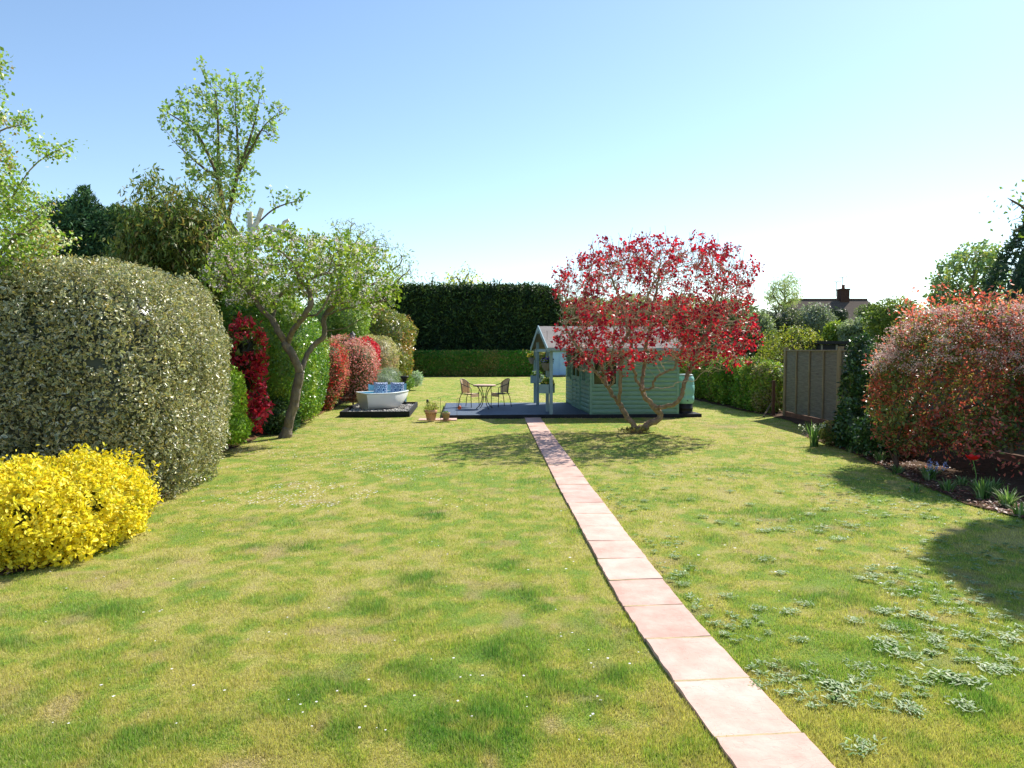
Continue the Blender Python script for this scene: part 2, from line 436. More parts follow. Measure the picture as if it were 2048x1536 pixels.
def tree(name, label, cat, limbs, lumps, natt=900, step=.15, dinf=1.2, dkill=.25, tip=.005, trunk_r=.12, bark=None, up=.05, hollow=.3,
         leaf=None, seed=0, group=None, skel_step=.1, iters=90, jit=.18, thick=9, thr=.02, base=None, wob=0, att_extra=None, shoots=None, bark2=None):
    """leaf: dict(n per tip, size, cols, wts, W, spread, kind, mt, flat, droop, desc)"""
    r = np.random.default_rng(seed + 1)
    N, Pn = skeleton(limbs, skel_step, wob, r)
    att = vol(lumps, natt, r, hollow)
    if att_extra is not None: att = np.concatenate([att, att_extra])
    N, Pn = colonize(att, N, Pn, step, dinf, dkill, iters, up, jit, r)
    if shoots:
        zmin, ns, ln = shoots; N = list(N); Pn = list(Pn); cnt = np.bincount([p for p in Pn if p >= 0], minlength=len(N))
        tipi = [i for i in range(len(N)) if cnt[i] == 0 and N[i][2] > zmin]; r.shuffle(tipi)
        for i in tipi[:ns]:
            L_ = ln * r.uniform(.35, 1.1) * min(1, (N[i][2] - zmin) / .8 + .25); d_ = unit(np.array([r.normal() * .22, r.normal() * .22, 1.0])); p = i; q = np.array(N[i])
            for k_ in range(max(1, int(L_ / .1))): q = q + d_ * .1 + r.normal(size=3) * .006; N.append(q); Pn.append(p); p = len(N) - 1
        N = np.array(N); Pn = np.array(Pn)
    rad, ch = radii(N, Pn, tip, 2.4, trunk_r)
    b0 = base if base is not None else (float(N[0][0]), float(N[0][1]), 0.0)
    root = thing(name, label, cat, b0, 0, group)
    h = N[:, 2] - N[0, 2]; fl = np.where((h < .35) & (rad > trunk_r * .5), 1 + .55 * (1 - np.clip(h, 0, .35) / .35) ** 2, 1)
    V, Fs = branches(N, Pn, rad * fl, 4, thick, thr)
    mi_ = (np.arange(len(Fs[0])) >= int((rad[Pn >= 0] < thr).sum()) * 4).astype(int) if bark2 else None
    np_obj('trunk', V, Fs, [bark or BARK] + ([bark2] if bark2 else []), root, None, b0, smooth=True, midx=mi_)
    lf = leaf; parts = []
    sel = np.where(rad < tip * lf.get('desc', 2.2))[0]
    if lf.get('tips'): sel = np.where(ch == 0)[0]; sel = np.concatenate([sel, Pn[sel][Pn[sel] >= 0]])
    if lf.get('keep'): sel = sel[r.random(len(sel)) < lf['keep']]
    k = lf['n']; idx = np.repeat(sel, k)
    P = N[idx] + r.normal(size=(len(idx), 3)) * lf.get('spread', .08)
    if lf.get('cap') and len(P) > lf['cap']: P = P[r.permutation(len(P))[:lf['cap']]]
    cen = np.mean([l[0] for l in lumps], 0)
    Nn = unit(P - cen) + np.array([0, 0, lf.get('upn', .5)])
    C = palette(len(P), lf['cols'], lf.get('wts'), lf.get('jit', .15), r, P, lf.get('cs', 1.5), seed)
    L = lf['size'] * (1 + r.normal(size=len(P)) * .28).clip(.5, 1.7)
    V, Fs, Cc = leaves(P, Nn, L, lf.get('W', .6), C, lf.get('kind', 'diamond'), None, lf.get('flat', .35), lf.get('droop', 0), r=r)
    np_obj('crown', V, Fs, lf.get('mt', LEAF), root, Cc, b0)
    return root, N, Pn, rad

# ================================================================== GROUND
PATHC = [(0.6, 1.50), (2.0, 1.36), (3.4, 1.23), (4.3, 1.135), (5.3, 1.06), (7.0, .985), (9.23, .91), (12, .82), (16, .70), (20.4, .575)]
def pathx(y): return np.interp(y, [p[0] for p in PATHC], [p[1] for p in PATHC])
LEFT_EDGE = [(-6.0, 1), (-5.4, 4.6), (-4.55, 5.7), (-4.1, 6.3), (-4.0, 7.3), (-4.25, 8.3), (-4.85, 10.2), (-5.3, 12.2), (-5.5, 14.2), (-5.6, 16), (-5.6, 18), (-5.65, 20), (-5.9, 23), (-6.3, 27), (-6.7, 34), (-7.0, 44), (-7.0, 53)]
RIGHT_EDGE = [(6.3, 1), (6.1, 6), (5.85, 8.1), (5.72, 8.9), (5.8, 10), (6.1, 11.5), (6.4, 13.5), (6.5, 15.5), (6.9, 16.8), (7.5, 18.2), (7.6, 21), (7.3, 24), (7.1, 28), (7.2, 40), (7.2, 53)]
def edge_x(tab, y): return np.interp(y, [p[1] for p in tab], [p[0] for p in tab])
# clumps of darker, lusher grass and worn spots, where the photograph has them (px, py, half width, half height, strength)
SPOTS = [(870, 1030, 42, 12, 1), (512, 1095, 32, 10, .9), (592, 1093, 40, 12, .9), (625, 1043, 45, 9, .6), (400, 1295, 38, 18, .9), (30, 1285, 50, 14, .8), (190, 1220, 70, 20, .7),
         (850, 1158, 60, 24, .9), (1005, 1130, 50, 13, .8), (1040, 1185, 60, 20, .8), (1085, 1212, 30, 10, .8), (760, 1215, 90, 24, .6), (1010, 1300, 65, 34, .9), (930, 1455, 100, 60, 1), (1100, 1370, 60, 40, .7),
         (1220, 1350, 40, 24, .8), (640, 1385, 90, 40, .55), (820, 1340, 80, 30, .6), (700, 1440, 120, 50, .5), (1190, 1400, 60, 26, .5), (740, 940, 26, 6, .8), (620, 912, 40, 5, .5), (740, 1000, 30, 8, .5),
         (930, 900, 36, 6, .6), (1060, 965, 45, 9, .6), (1150, 1060, 40, 10, .6), (1270, 945, 60, 12, .6), (1350, 1000, 70, 14, .6), (1450, 940, 60, 12, .5), (1560, 1030, 90, 22, .7), (1690, 1200, 80, 22, .8),
         (1810, 1180, 60, 18, .8), (1780, 1250, 80, 20, .8), (1600, 1340, 60, 18, .7), (1980, 1410, 80, 40, .7), (1750, 1300, 90, 18, .6), (1900, 1370, 60, 14, .7), (1450, 1080, 60, 14, .5), (1530, 1120, 60, 14, .6),
         (1840, 1490, 60, 20, .5), (1680, 1060, 80, 14, .6), (1380, 1130, 30, 16, .5), (250, 1480, 110, 24, .5), (430, 1440, 80, 22, .5), (560, 1200, 60, 16, .4), (330, 1120, 40, 10, .4), (1290, 1100, 20, 12, .4)]
WORN = [(150, 1238, 26, 6, 1), (510, 1101, 16, 3, 1), (640, 1452, 14, 6, .7), (975, 1532, 22, 14, .9), (1135, 1260, 50, 20, .5), (1100, 1450, 28, 12, .9), (1190, 1330, 40, 16, .6), (1570, 1345, 26, 6, .9), (1450, 853, 40, 6, .9),
        (1600, 1070, 40, 10, .45), (1640, 1180, 50, 10, .5), (1880, 1325, 60, 14, .5), (1720, 1140, 60, 12, .5), (1270, 868, 30, 4, .8), (575, 872, 34, 5, 1), (690, 850, 60, 6, .5), (1880, 1235, 60, 14, .4), (1250, 1290, 30, 40, .4), (1320, 1430, 30, 50, .4)]
def spotfield(X, Y, tab):
    s = np.zeros(len(X))
    jx = (vnoise(np.c_[X, Y], 2.2, 71) - .5) * .5; jy = (vnoise(np.c_[X, Y], 2.2, 72) - .5) * .7
    for px, py, w_, h_, k in tab:
        g = G(px, py); sx = w_ * g.y / F; g2 = G(px, py - h_); sy = max(.12, (g2.y - g.y) * .8)
        s = np.maximum(s, k * np.exp(-(((X + jx * sx * 1.6 - g.x) / sx) ** 2 + ((Y + jy * sy * 1.2 - g.y) / sy) ** 2) ** 1.3))
    return s
def lawn_fields(X, Y):
    P = np.c_[X, Y]
    big = fbm(P, .38, 3, 3); mid = fbm(P, 1.5, 11, 3); fine = fbm(P, 7, 21, 4)
    m2 = fbm(P, 3.4, 13, 3); g = (big - .5) * 1.0 + (mid - .5) * .9 + (m2 - .5) * 1.5 + (fine - .5) * 2.6 + .47
    g = g + np.where((X > 1.6) & (Y < 14), .05, 0) + np.clip((Y - 14) / 25, 0, 1) * .12
    g = g - .22 * np.exp(-((X - pathx(Y)) / .45) ** 2)                 # dry strip along the slabs
    s = spotfield(X, Y, SPOTS); wn = spotfield(X, Y, WORN)
    wn = np.maximum(wn, np.clip((fbm(P, 3.1, 33, 3) - .66) * 6, 0, .8))
    return g.clip(0, 1), s * (.1 + 2.6 * (fine - .2)).clip(0, 1), wn
STRAW = hx('#c3b974'); OLIVE = hx('#adb050'); GREEN = hx('#8aa54a'); LUSH = hx('#4f8640'); SOILC = hx('#b39c72')
def lawn_color(X, Y, r=None):
    g, s, wn = lawn_fields(X, Y)
    if r is not None: g = (g + r.normal(size=len(g)) * .34).clip(0, 1)
    t = np.c_[g, g, g]
    c = np.where(t < .45, STRAW + (OLIVE - STRAW) * (t / .45), OLIVE + (GREEN - OLIVE) * ((t - .45) / .55))
    c = c + (LUSH - c) * (s.clip(0, 1) * .75)[:, None]
    c = c + (SOILC - c) * (wn.clip(0, 1) * .7)[:, None]
    return c, s, wn
def nonuni(lo, hi, fn):
    v = [lo]
    while v[-1] < hi: v.append(v[-1] + fn(v[-1]))
    return np.array(v)
ys = np.concatenate([[-300, -60, -12, -3], nonuni(0, 62, lambda y: max(.05, abs(y) * .008)), [75, 100, 160, 300, 800]])
xp = nonuni(0, 14, lambda x: max(.05, x * .012)); xp = np.concatenate([xp, [18, 25, 40, 80, 200, 800]])
xs = np.concatenate([-xp[::-1][:-1], xp])
X, Y = np.meshgrid(xs, ys); X = X.ravel(); Y = Y.ravel()
Z = (fbm(np.c_[X, Y], .8, 5, 2) - .5) * .03 * ((np.abs(X) < 14) & (Y < 60) & (Y > 0))
Z = np.where((np.abs(X - pathx(Y)) < .4) & (Y < 21), np.minimum(Z, 0), Z)
c, s_, wn_ = lawn_color(X, Y)
c = c * .75  # turf colour darkened to stand for the shadow in the thatch between blades
nx = len(xs); ii = np.arange(len(ys) - 1)[:, None] * nx; jj = np.arange(nx - 1)[None]
f = np.stack([ii + jj, ii + jj + 1, ii + nx + jj + 1, ii + nx + jj], -1).reshape(-1, 4)
lm = mat('lawn', None, .9, .1, attr=True, bump=1.0, bscale=120)
ntl = lm.node_tree
# fine mottling of the turf: multiplies the base colour
tn = ntl.nodes.new('ShaderNodeTexNoise'); tn.inputs['Scale'].default_value = 60; tn.inputs['Detail'].default_value = 8
mp_ = [n_ for n_ in ntl.nodes if n_.type == 'MAPPING'][0]; ntl.links.new(mp_.outputs[0], tn.inputs[0])
rp = ntl.nodes.new('ShaderNodeMapRange'); rp.inputs[1].default_value = .3; rp.inputs[2].default_value = .7; rp.inputs[3].default_value = .72; rp.inputs[4].default_value = 1.25
ntl.links.new(tn.outputs[0], rp.inputs[0])
mm = ntl.nodes.new('ShaderNodeMix'); mm.data_type = 'RGBA'; mm.blend_type = 'MULTIPLY'; mm.inputs[0].default_value = 1
at_ = [n_ for n_ in ntl.nodes if n_.type == 'ATTRIBUTE'][0]
ntl.links.new(at_.outputs['Color'], mm.inputs[6]); ntl.links.new(rp.outputs[0], mm.inputs[7]); ntl.links.new(mm.outputs[2], ntl.nodes['Principled BSDF'].inputs['Base Color'])
lawn = np_obj('lawn', np.c_[X, Y, Z], [f], lm, None, c); tag(lawn, 'mown lawn ground, dry and yellowing in patches', kind='structure')

O_SHED = Vector((-1.95, 20.1, 0)); A_SHED = R(4.0)
def in_deck(X, Y):
    dx, dy = X - O_SHED.x, Y - O_SHED.y; u = dx * math.cos(A_SHED) + dy * math.sin(A_SHED); v = -dx * math.sin(A_SHED) + dy * math.cos(A_SHED)
    return (u > -.02) & (u < 7.6) & (v > -.02) & (v < 4.85)
def blades(name, n, ylo, yhi, h, wk, label, seed):
    r = np.random.default_rng(seed)
    py = r.uniform(ylo, yhi, n); px = r.uniform(-260, 2310, n)
    d = F * CAMH / (py - 701); x = (px - 1024) / F * d; y = d
    keep = (x > edge_x(LEFT_EDGE, y) - .04) & (x < edge_x(RIGHT_EDGE, y) + .04) & ~((np.abs(x - pathx(y)) < .245 - .05 * np.abs(r.normal(size=n)) * (fbm(np.c_[x, y], 4, 5, 2) > .5)) & (y < 20.4)) & ~in_deck(x, y)
    keep &= ~((x > -5.15) & (x < -3.1) & (y > 20.5) & (y < 24.6)) & (y < 53)
    x, y, d = x[keep], y[keep], d[keep]
    c, s, wn = lawn_color(x, y, r)
    k2 = r.random(len(x)) > wn * .8; x, y, d, c, s, wn = x[k2], y[k2], d[k2], c[k2], s[k2], wn[k2]
    n = len(x); c = c * (1.06 + r.normal(size=(n, 1)) * .3).clip(.4, 2.0)
    dry = r.random(n) < .22 * (1 - s); c[dry] = c[dry] * .35 + hx('#cfc090') * .65
    z = (fbm(np.c_[x, y], .8, 5, 2) - .5) * .03
    L = h * (.5 + .9 * r.random(n)) * (1 + 1.1 * s) * (.45 + 1.2 * fbm(np.c_[x, y], 5, 77, 2))
    ang = r.random(n) * 2 * np.pi; lean = r.normal(size=n) * .55
    a2 = r.random(n) * 2 * np.pi
    P = np.c_[x, y, z - .004]; wd = np.maximum(.0022, wk * d)[:, None] * np.c_[np.cos(ang), np.sin(ang), np.zeros(n)]
    tip = P + np.c_[np.cos(a2) * np.abs(lean) * L * 1.2, np.sin(a2) * np.abs(lean) * L * 1.2, L * np.cos(lean).clip(.35, 1)]
    V = np.stack([P - wd, P + wd, tip], 1).reshape(-1, 3)
    o = np_obj(name, V, [np.arange(n * 3).reshape(n, 3)], GRASSM, None, np.repeat(c, 3, 0))
    return tag(o, label, 'grass', None, 'stuff')
blades('grass', 900000, 930, 1575, .022, .00042, 'short yellow-green grass of the lawn', 3)
blades('grass', 230000, 728, 930, .022, .00045, 'distant short sunlit grass of the lawn', 4)

# soil beds
def sheet(name, poly, z, m, label, zc=.0):
    bm = bmesh.new(); vs_ = [bm.verts.new((x, y, z)) for x, y in poly]; bm.faces.new(vs_)
    bmesh.ops.triangulate(bm, faces=bm.faces[:])
    me = bpy.data.meshes.new(name); bm.to_mesh(me); bm.free(); me.materials.append(m)
    o = bpy.data.objects.new(name, me); COL.objects.link(o); return tag(o, label, kind='structure')
SOIL = mat('soil', hx('#584638'), .95, .05, var=.4, vscale=12, bump=1, bscale=60)
def smooth_edge(tab, side):
    yy = np.linspace(tab[0][1], tab[-1][1], 220); xx = edge_x(tab, yy) + (vnoise(np.c_[yy, yy * 0], 1.7, 9) - .5) * .14
    return list(zip(xx, yy))
le = smooth_edge(LEFT_EDGE, -1); sheet('flower_bed', le + [(-13, 53), (-13, 1)], .02, SOIL, 'brown soil border along the left hedges')
re = smooth_edge(RIGHT_EDGE, 1); sheet('flower_bed', re[::1] + [(8.6, 53), (12, 1)], .02, SOIL, 'brown soil border along the right fence')
sheet('flower_bed', [(-9, 52.4), (9, 52.4), (9, 60), (-9, 60)], .024, SOIL, 'shaded soil under the end hedge')

# ================================================================== PATH
SLABS = [mat('pink_slab_' + q, hx(a), .85, .15, var=v_, vscale=3.2, bump=.4, bscale=9, col2=hx(b)) for q, a, b, v_ in (('a', '#cba596', '#d4b4a6', .16), ('b', '#c69f90', '#d0b0a2', .2), ('c', '#cfa99a', '#d8b8aa', .14), ('d', '#c8a294', '#d0b0a4', .2))]
slab_m = SLABS[0]
mort_m = mat('mortar', hx('#ad9c78'), .9, .1, var=.2, vscale=20)
def pframe(y):
    e = .05; x = float(pathx(y)); t = Vector((float(pathx(y + .6)) - float(pathx(y - .6)), 1.2, 0)).normalized()
    return Vector((x, y, 0)), t, Vector((t.y, -t.x, 0))
pm = MB(); mo = MB(); ycur = 3.46 - .602 * 6
rs_ = random.Random(4)
while ycur < 20.2:
    y0 = ycur + .008; y1 = min(ycur + .594, 20.25); tilt = rs_.uniform(-.0025, .0025); off = rs_.uniform(-.006, .006)
    a, ta, na = pframe(y0); b, tb, nb = pframe(y1); gz = .030 + rs_.uniform(-.003, .003)
    nU, nV = 7, 9; top = []
    for j in range(nV + 1):
        q = a.lerp(b, j / nV); nn_ = na.lerp(nb, j / nV)
        for i in range(nU + 1):
            s = i / nU - .5; e = 1 if i in (0, nU) or j in (0, nV) else 0
            p = q + nn_ * (s * .45 + off) ; rag = rs_.uniform(-.004, .004) if e else 0
            p = p + nn_ * rag; p.z = gz + tilt * s * 4 + rs_.uniform(-.0012, .0012) - (.003 if e else 0); top.append(p)
    k = len(top); fs = [(j * (nU + 1) + i, j * (nU + 1) + i + 1, (j + 1) * (nU + 1) + i + 1, (j + 1) * (nU + 1) + i) for j in range(nV) for i in range(nU)]
    smi = rs_.randrange(4); pm.add(top, fs, smi)
    ring = list(range(nU + 1)) + [j * (nU + 1) + nU for j in range(1, nV + 1)] + [nV * (nU + 1) + i for i in range(nU - 1, -1, -1)] + [j * (nU + 1) for j in range(nV - 1, 0, -1)]
    rv = [top[i] for i in ring]; m_ = len(rv); rv2 = [Vector((p.x, p.y, -.03)) for p in rv]
    pm.add(rv + rv2, [(i, m_ + i, m_ + (i + 1) % m_, (i + 1) % m_) for i in range(m_)], smi)
    # mortar in the joint
    c0, t0, n0 = pframe(ycur + .594); hz = .0262
    if ycur < 19.5: mo.add([c0 - n0 * .222 + Vector((0, -.003, hz)), c0 + n0 * .222 + Vector((0, -.003, hz)), c0 + n0 * .222 + t0 * .019 + Vector((0, 0, hz)), c0 - n0 * .222 + t0 * .019 + Vector((0, 0, hz))], [(0, 1, 2, 3)], 4)
    ycur += .602
pm.v += mo.v; kk = len(pm.v) - len(mo.v); pm.f += [tuple(i + kk for i in f_) for f_ in mo.f]; pm.m += mo.m; pm.sm += mo.sm
path = pm.build('path', SLABS + [mort_m]); tag(path, 'single-file path of pink riven paving slabs', kind='structure')
# natural cleft lines of riven stone: a stretched wave/noise bump in the slab material
for sm_ in SLABS:
    n_ = sm_.node_tree; wv = n_.nodes.new('ShaderNodeTexNoise'); wv.inputs['Scale'].default_value = 2.4; wv.inputs['Detail'].default_value = 2; wv.inputs['Distortion'].default_value = 1.2
    mpp = n_.nodes.new('ShaderNodeMapping'); mpp.inputs['Scale'].default_value = (1, 3.2, 1); mpp.inputs['Rotation'].default_value = (0, 0, R(28))
    tcc = n_.nodes.new('ShaderNodeTexCoord'); n_.links.new(tcc.outputs['Object'], mpp.inputs[0]); n_.links.new(mpp.outputs[0], wv.inputs[0])
    st_ = n_.nodes.new('ShaderNodeMath'); st_.operation = 'PINGPONG'; st_.inputs[1].default_value = .06; n_.links.new(wv.outputs[0], st_.inputs[0])
    st2 = n_.nodes.new('ShaderNodeMapRange'); st2.inputs[1].default_value = 0; st2.inputs[2].default_value = .0035; n_.links.new(st_.outputs[0], st2.inputs[0])
    bmp = n_.nodes.new('ShaderNodeBump'); bmp.inputs['Strength'].default_value = .5; bmp.inputs['Distance'].default_value = .004
    n_.links.new(st2.outputs[0], bmp.inputs['Height'])
    old = [q for q in n_.nodes if q.type == 'BUMP' and q != bmp][0]; n_.links.new(old.outputs[0], bmp.inputs['Normal']); n_.links.new(bmp.outputs[0], n_.nodes['Principled BSDF'].inputs['Normal'])

# ================================================================== SUMMERHOUSE AND DECK
TEAL = mat('mint_paint', hx('#7ca393'), .6, .3, var=.16, vscale=5, stretch=(.6, .6, 3), bump=.15, bscale=60)
POSTC = mat('pale_blue_paint', hx('#8fa9b2'), .6, .25, var=.1, vscale=5, bump=.1, bscale=60)
DECKM = mat('slate_deck_paint', hx('#4c5a6c'), .65, .35, var=.2, vscale=2.5, stretch=(.5, 6, 1), bump=.2, bscale=60)
DARKW = mat('dark_timber', hx('#2e3036'), .8, .2, var=.3, vscale=5, bump=.3)
FELT = mat('roof_felt', hx('#837d79'), .95, .1, var=.12, vscale=1.5, bump=.4, bscale=160)
GLASS = mat('dark_glass', hx('#15191b'), .06, .6)
METAL = mat('dark_metal', hx('#4a4038'), .45, .4, metal=.4, var=.2)
BLACK = mat('black_plastic', hx('#1c1d20'), .5, .4)
root = thing('wooden_deck', 'low slate-blue painted timber deck in front of the mint summerhouse', 'deck', O_SHED, A_SHED)
m = MB(); nb = 33
for i in range(nb):
    v0 = 4.7 * i / nb; m.box(0, 4.16, v0 + .004, v0 + 4.7 / nb - .004, .085, .11)
m.build('deck_boards', DECKM, root, .003)
m = MB(); m.box(.02, 6.8, -.028, -.004, -.01, .105); m.box(-.028, -.004, -.028, 4.7, -.01, .105)
for k in range(8): m.box(.1 + k * .55, .15 + k * .55, .02, 4.66, 0, .082)
m.build('fascia_board', DARKW, root)

sh = thing('summerhouse', 'mint green timber summerhouse with a grey felt gable roof and open porch', 'summerhouse', O_SHED, A_SHED)
Z0, ZE, ZR = .10, 2.02, 2.66; U0, U1, V0, V1 = 4.2, 6.76, 0.02, 4.66; VM = (V0 + V1) / 2; UG = 3.08
def cladding(m, a, b, z0, z1, nrm, pitch=.128, topfn=None, holes=()):
    """rounded log-profile boards from a to b (2D points), outward normal nrm"""
    a = Vector((*a, 0)); b = Vector((*b, 0)); nr = Vector((*nrm, 0)); z = z0
    Ltot = (b - a).length; dr = (b - a) / Ltot
    while z < z1 - .01:
        zt = min(z + pitch, z1)
        segs = [(0, Ltot)]
        if topfn:
            lo, hi = topfn((z + zt) / 2); segs = [(lo, hi)]
        for (h0, h1, hz0, hz1) in holes:
            if zt > hz0 + .02 and z < hz1 - .02:
                new = []
                for s0, s1 in segs:
                    if h0 > s0: new.append((s0, min(s1, h0)))
                    if h1 < s1: new.append((max(s0, h1), s1))
                segs = new
        prof = [(0.0, 0), (.016, .15), (.026, .4), (.026, .62), (.016, .86), (.0, .98)]
        for s0, s1 in segs:
            if s1 - s0 < .02: continue
            V = []
            for o_, t_ in prof:
                for s in (s0, s1): V.append(a + dr * s + nr * (.004 + o_) + Vector((0, 0, z + (zt - z) * t_)))
            m.add(V, [(2 * i, 2 * i + 1, 2 * i + 3, 2 * i + 2) for i in range(len(prof) - 1)], 0, False)
        z = zt
# camera-facing long wall with its window opening
WU0, WU1, WZ0, WZ1 = .10, .80, .93, 1.70
m = MB(); cladding(m, (U0 + .05, V0), (U1 - .05, V0), Z0 + .02, ZE, (0, -1), holes=[(WU0 - .05, WU1 - .0, WZ0, WZ1)])
m.box(U0 + .01, U1 - .01, V0 + .006, V0 + .03, Z0, WZ0); m.box(U0 + .01, U1 - .01, V0 + .006, V0 + .03, WZ1, ZE); m.box(U0 + WU1, U1 - .01, V0 + .006, V0 + .03, WZ0, WZ1)
m.box(U0 - .02, U0 + .055, V0 - .035, V0 + .04, Z0 - .05, ZE - .02); m.box(U1 - .055, U1 + .02, V0 - .035, V0 + .04, Z0 - .05, ZE - .02)
m.box(U0 + .06, U1 - .06, V0 - .03, V0 + .002, Z0 - .06, Z0 + .018)
for k in range(5): m.box(U0 + .1 + k * .56, U0 + .16 + k * .56, V0 - .02, V0 + .05, 0, Z0 - .062)
m.build('side_wall', TEAL, sh)
def window(m_parent, u0, u1, z0, z1, axis, pos, sgn, bars=2):
    m = MB(); t = .04
    def bx(a0, a1, c0, c1, d0, d1, mm):
        lo, hi = sorted((pos + sgn * d0, pos + sgn * d1))
        if axis == 'v': mm.box(a0, a1, lo, hi, c0, c1)
        else: mm.box(lo, hi, a0, a1, c0, c1)
    bx(u0, u1, z0 - .03, z0 + t, .0, .055, m); bx(u0, u1, z1 - t, z1, .0, .045, m); bx(u0, u0 + t, z0 + t, z1 - t, 0, .045, m); bx(u1 - t, u1, z0 + t, z1 - t, 0, .045, m)
    for k in range(1, bars):
        x = u0 + (u1 - u0) * k / bars; bx(x - .012, x + .012, z0 + t, z1 - t, .0, .03, m)
    zc = z0 + (z1 - z0) * .5; bx(u0 + t, u1 - t, zc - .012, zc + .012, .002, .028, m)
    fr = m.build('window', TEAL, m_parent); g = MB(); bx(u0 + t, u1 - t, z0 + t, z1 - t, -.012, .0, g); g.build('pane', GLASS, fr); return fr
window(sh, U0 + .06, U0 + .78, WZ0, WZ1, 'v', V0 + .004, -1)
# porch-side wall: double door in the middle, a window each side
m = MB(); gab = lambda z: (0, V1 - V0) if z < ZE else ((z - ZE) / (ZR - ZE) * (V1 - V0) / 2, (V1 - V0) - (z - ZE) / (ZR - ZE) * (V1 - V0) / 2)
cladding(m, (U0, V1), (U0, V0), Z0 + .02, ZR - .05, (-1, 0), topfn=gab, holes=[(.45, 1.15, 1.0, 1.75), (3.45, 4.15, 1.0, 1.75), (1.55, 3.1, Z0, 2.0)])
MT = Matrix(((0, 0, 1, 0), (1, 0, 0, 0), (0, 1, 0, 0), (0, 0, 0, 1)))
m.prism([(V0 + .04, Z0), (V1 - .04, Z0), (V1 - .04, ZE), (VM, ZR - .04), (V0 + .04, ZE)], U0 + .008, U0 + .03, MT)
m.build('porch_wall', TEAL, sh)
for a, b in ((V1 - 1.15, V1 - .45), (V0 + .5, V0 + 1.2)): window(sh, a, b, 1.0, 1.75, 'u', U0 - .004, -1, 3)
for k, (a, b) in enumerate(((V1 - 3.1, V1 - 2.33), (V1 - 2.32, V1 - 1.55))):
    m = MB(); cladding(m, (U0 - .02, b - .06), (U0 - .02, a + .06), Z0 + .1, 1.05, (-1, 0))
    m.box(U0 - .055, U0 - .006, a, a + .07, Z0 + .02, 2.0); m.box(U0 - .055, U0 - .006, b - .07, b, Z0 + .02, 2.0); m.box(U0 - .053, U0 - .006, a + .07, b - .07, Z0 + .02, Z0 + .1); m.box(U0 - .053, U0 - .006, a + .07, b - .07, 1.9, 2.0); m.box(U0 - .053, U0 - .006, a + .07, b - .07, 1.05, 1.12)
    m.box(U0 - .018, U0 - .006, a + .07, b - .07, Z0 + .1, 1.05)
    d_ = m.build('door', TEAL, sh); g = MB(); g.box(U0 - .03, U0 - .022, a + .07, b - .07, 1.12, 1.9); g.build('pane', GLASS, d_)
    h = MB(); hv = b - .035 if k == 0 else a + .035; h.tube([(U0 - .06, hv, 1.0), (U0 - .1, hv, 1.0), (U0 - .1, hv + (-.1 if k == 0 else .1), 1.0)], .011, 6); h.build('handle', METAL, d_)
# back and far walls
m = MB(); cladding(m, (U1, V0), (U1, V1), Z0 + .02, ZR - .05, (1, 0), topfn=gab); m.prism([(V0 + .04, Z0), (V1 - .04, Z0), (V1 - .04, ZE), (VM, ZR - .04), (V0 + .04, ZE)], U1 - .03, U1 - .008, MT); m.build('end_wall', TEAL, sh)
m = MB(); cladding(m, (U1 - .05, V1), (U0 + .05, V1), Z0 + .02, ZE, (0, 1)); m.box(U0 + .01, U1 - .01, V1 - .03, V1 - .006, Z0, ZE); m.box(U0 - .02, U0 + .055, V1 - .04, V1 + .035, Z0 - .05, ZE - .02); m.build('back_wall', TEAL, sh)
m = MB(); m.box(UG - .06, U1 + .02, V0 - .02, V1 + .02, Z0 - .018, Z0 + .012 - .004); m.build('porch_floor', DECKM, sh)
# roof: two felted slopes with overhang, fascia and barge boards
sl = (ZR - ZE) / (VM - V0); ov = .17; UR0, UR1 = UG - .12, U1 + .16
m = MB()
for s in (-1, 1):
    ve = V0 - ov if s < 0 else V1 + ov; ze = ZE - ov * sl; vm = VM
    a = [Vector((UR0, ve, ze)), Vector((UR1, ve, ze)), Vector((UR1, vm, ZR)), Vector((UR0, vm, ZR))]
    nrm = Vector((0, s * sl, 1)).normalized(); nu_ = 24; nv_ = 6; V = []
    for j in range(nv_ + 1):
        for i in range(nu_ + 1):
            p = a[0].lerp(a[1], i / nu_).lerp(a[3].lerp(a[2], i / nu_), j / nv_); V.append(p + nrm * (.035 + .004 * math.sin(i * 1.3 + j) + (.004 if j % 2 else 0)))
    fs = [(j * (nu_ + 1) + i, j * (nu_ + 1) + i + 1, (j + 1) * (nu_ + 1) + i + 1, (j + 1) * (nu_ + 1) + i) for j in range(nv_) for i in range(nu_)]
    if s > 0: fs = [tuple(reversed(q)) for q in fs]
    m.add(V, fs); b = [p + nrm * .008 for p in a]; m.add(b + [p + nrm * .03 for p in a], [(0, 1, 2, 3), (0, 4, 5, 1), (1, 5, 6, 2), (3, 7, 4, 0)])
rf = m.build('roof', FELT, sh)
for uu in (UR0 - .012, UR1 + .012):
    m = MB()
    for s in (-1, 1):
        ve = V0 - ov - .02 if s < 0 else V1 + ov + .02; m.beam((uu, ve, ZE - ov * sl - .03), (uu, VM + s * .002, ZR + .0), .024, .13)
    m.box(uu - .018, uu + .018, VM - .045, VM + .045, ZR - .2, ZR + .06)
    m.build('barge_board', POSTC, rf)
for q0, q1 in ((V0 - ov - .028, V0 - ov - .004), (V1 + ov + .004, V1 + ov + .028)): m = MB(); m.box(UR0, UR1, q0, q1, ZE - ov * sl - .05, ZE - ov * sl + .03); m.build('fascia', POSTC, rf)
for v in (V0 + .06, V0 + .95, V1 - .95, V1 - .06):
    m = MB(); m.box(UG - .045, UG + .045, v - .045, v + .045, Z0 + .01, ZE + .0 + min(v - V0, V1 - v) * sl - .07); m.build('post', POSTC, sh, .004)
m = MB(); m.beam((UG, V0 + .12, 1.93), (UG, V1 - .12, 1.93), .04, .09)
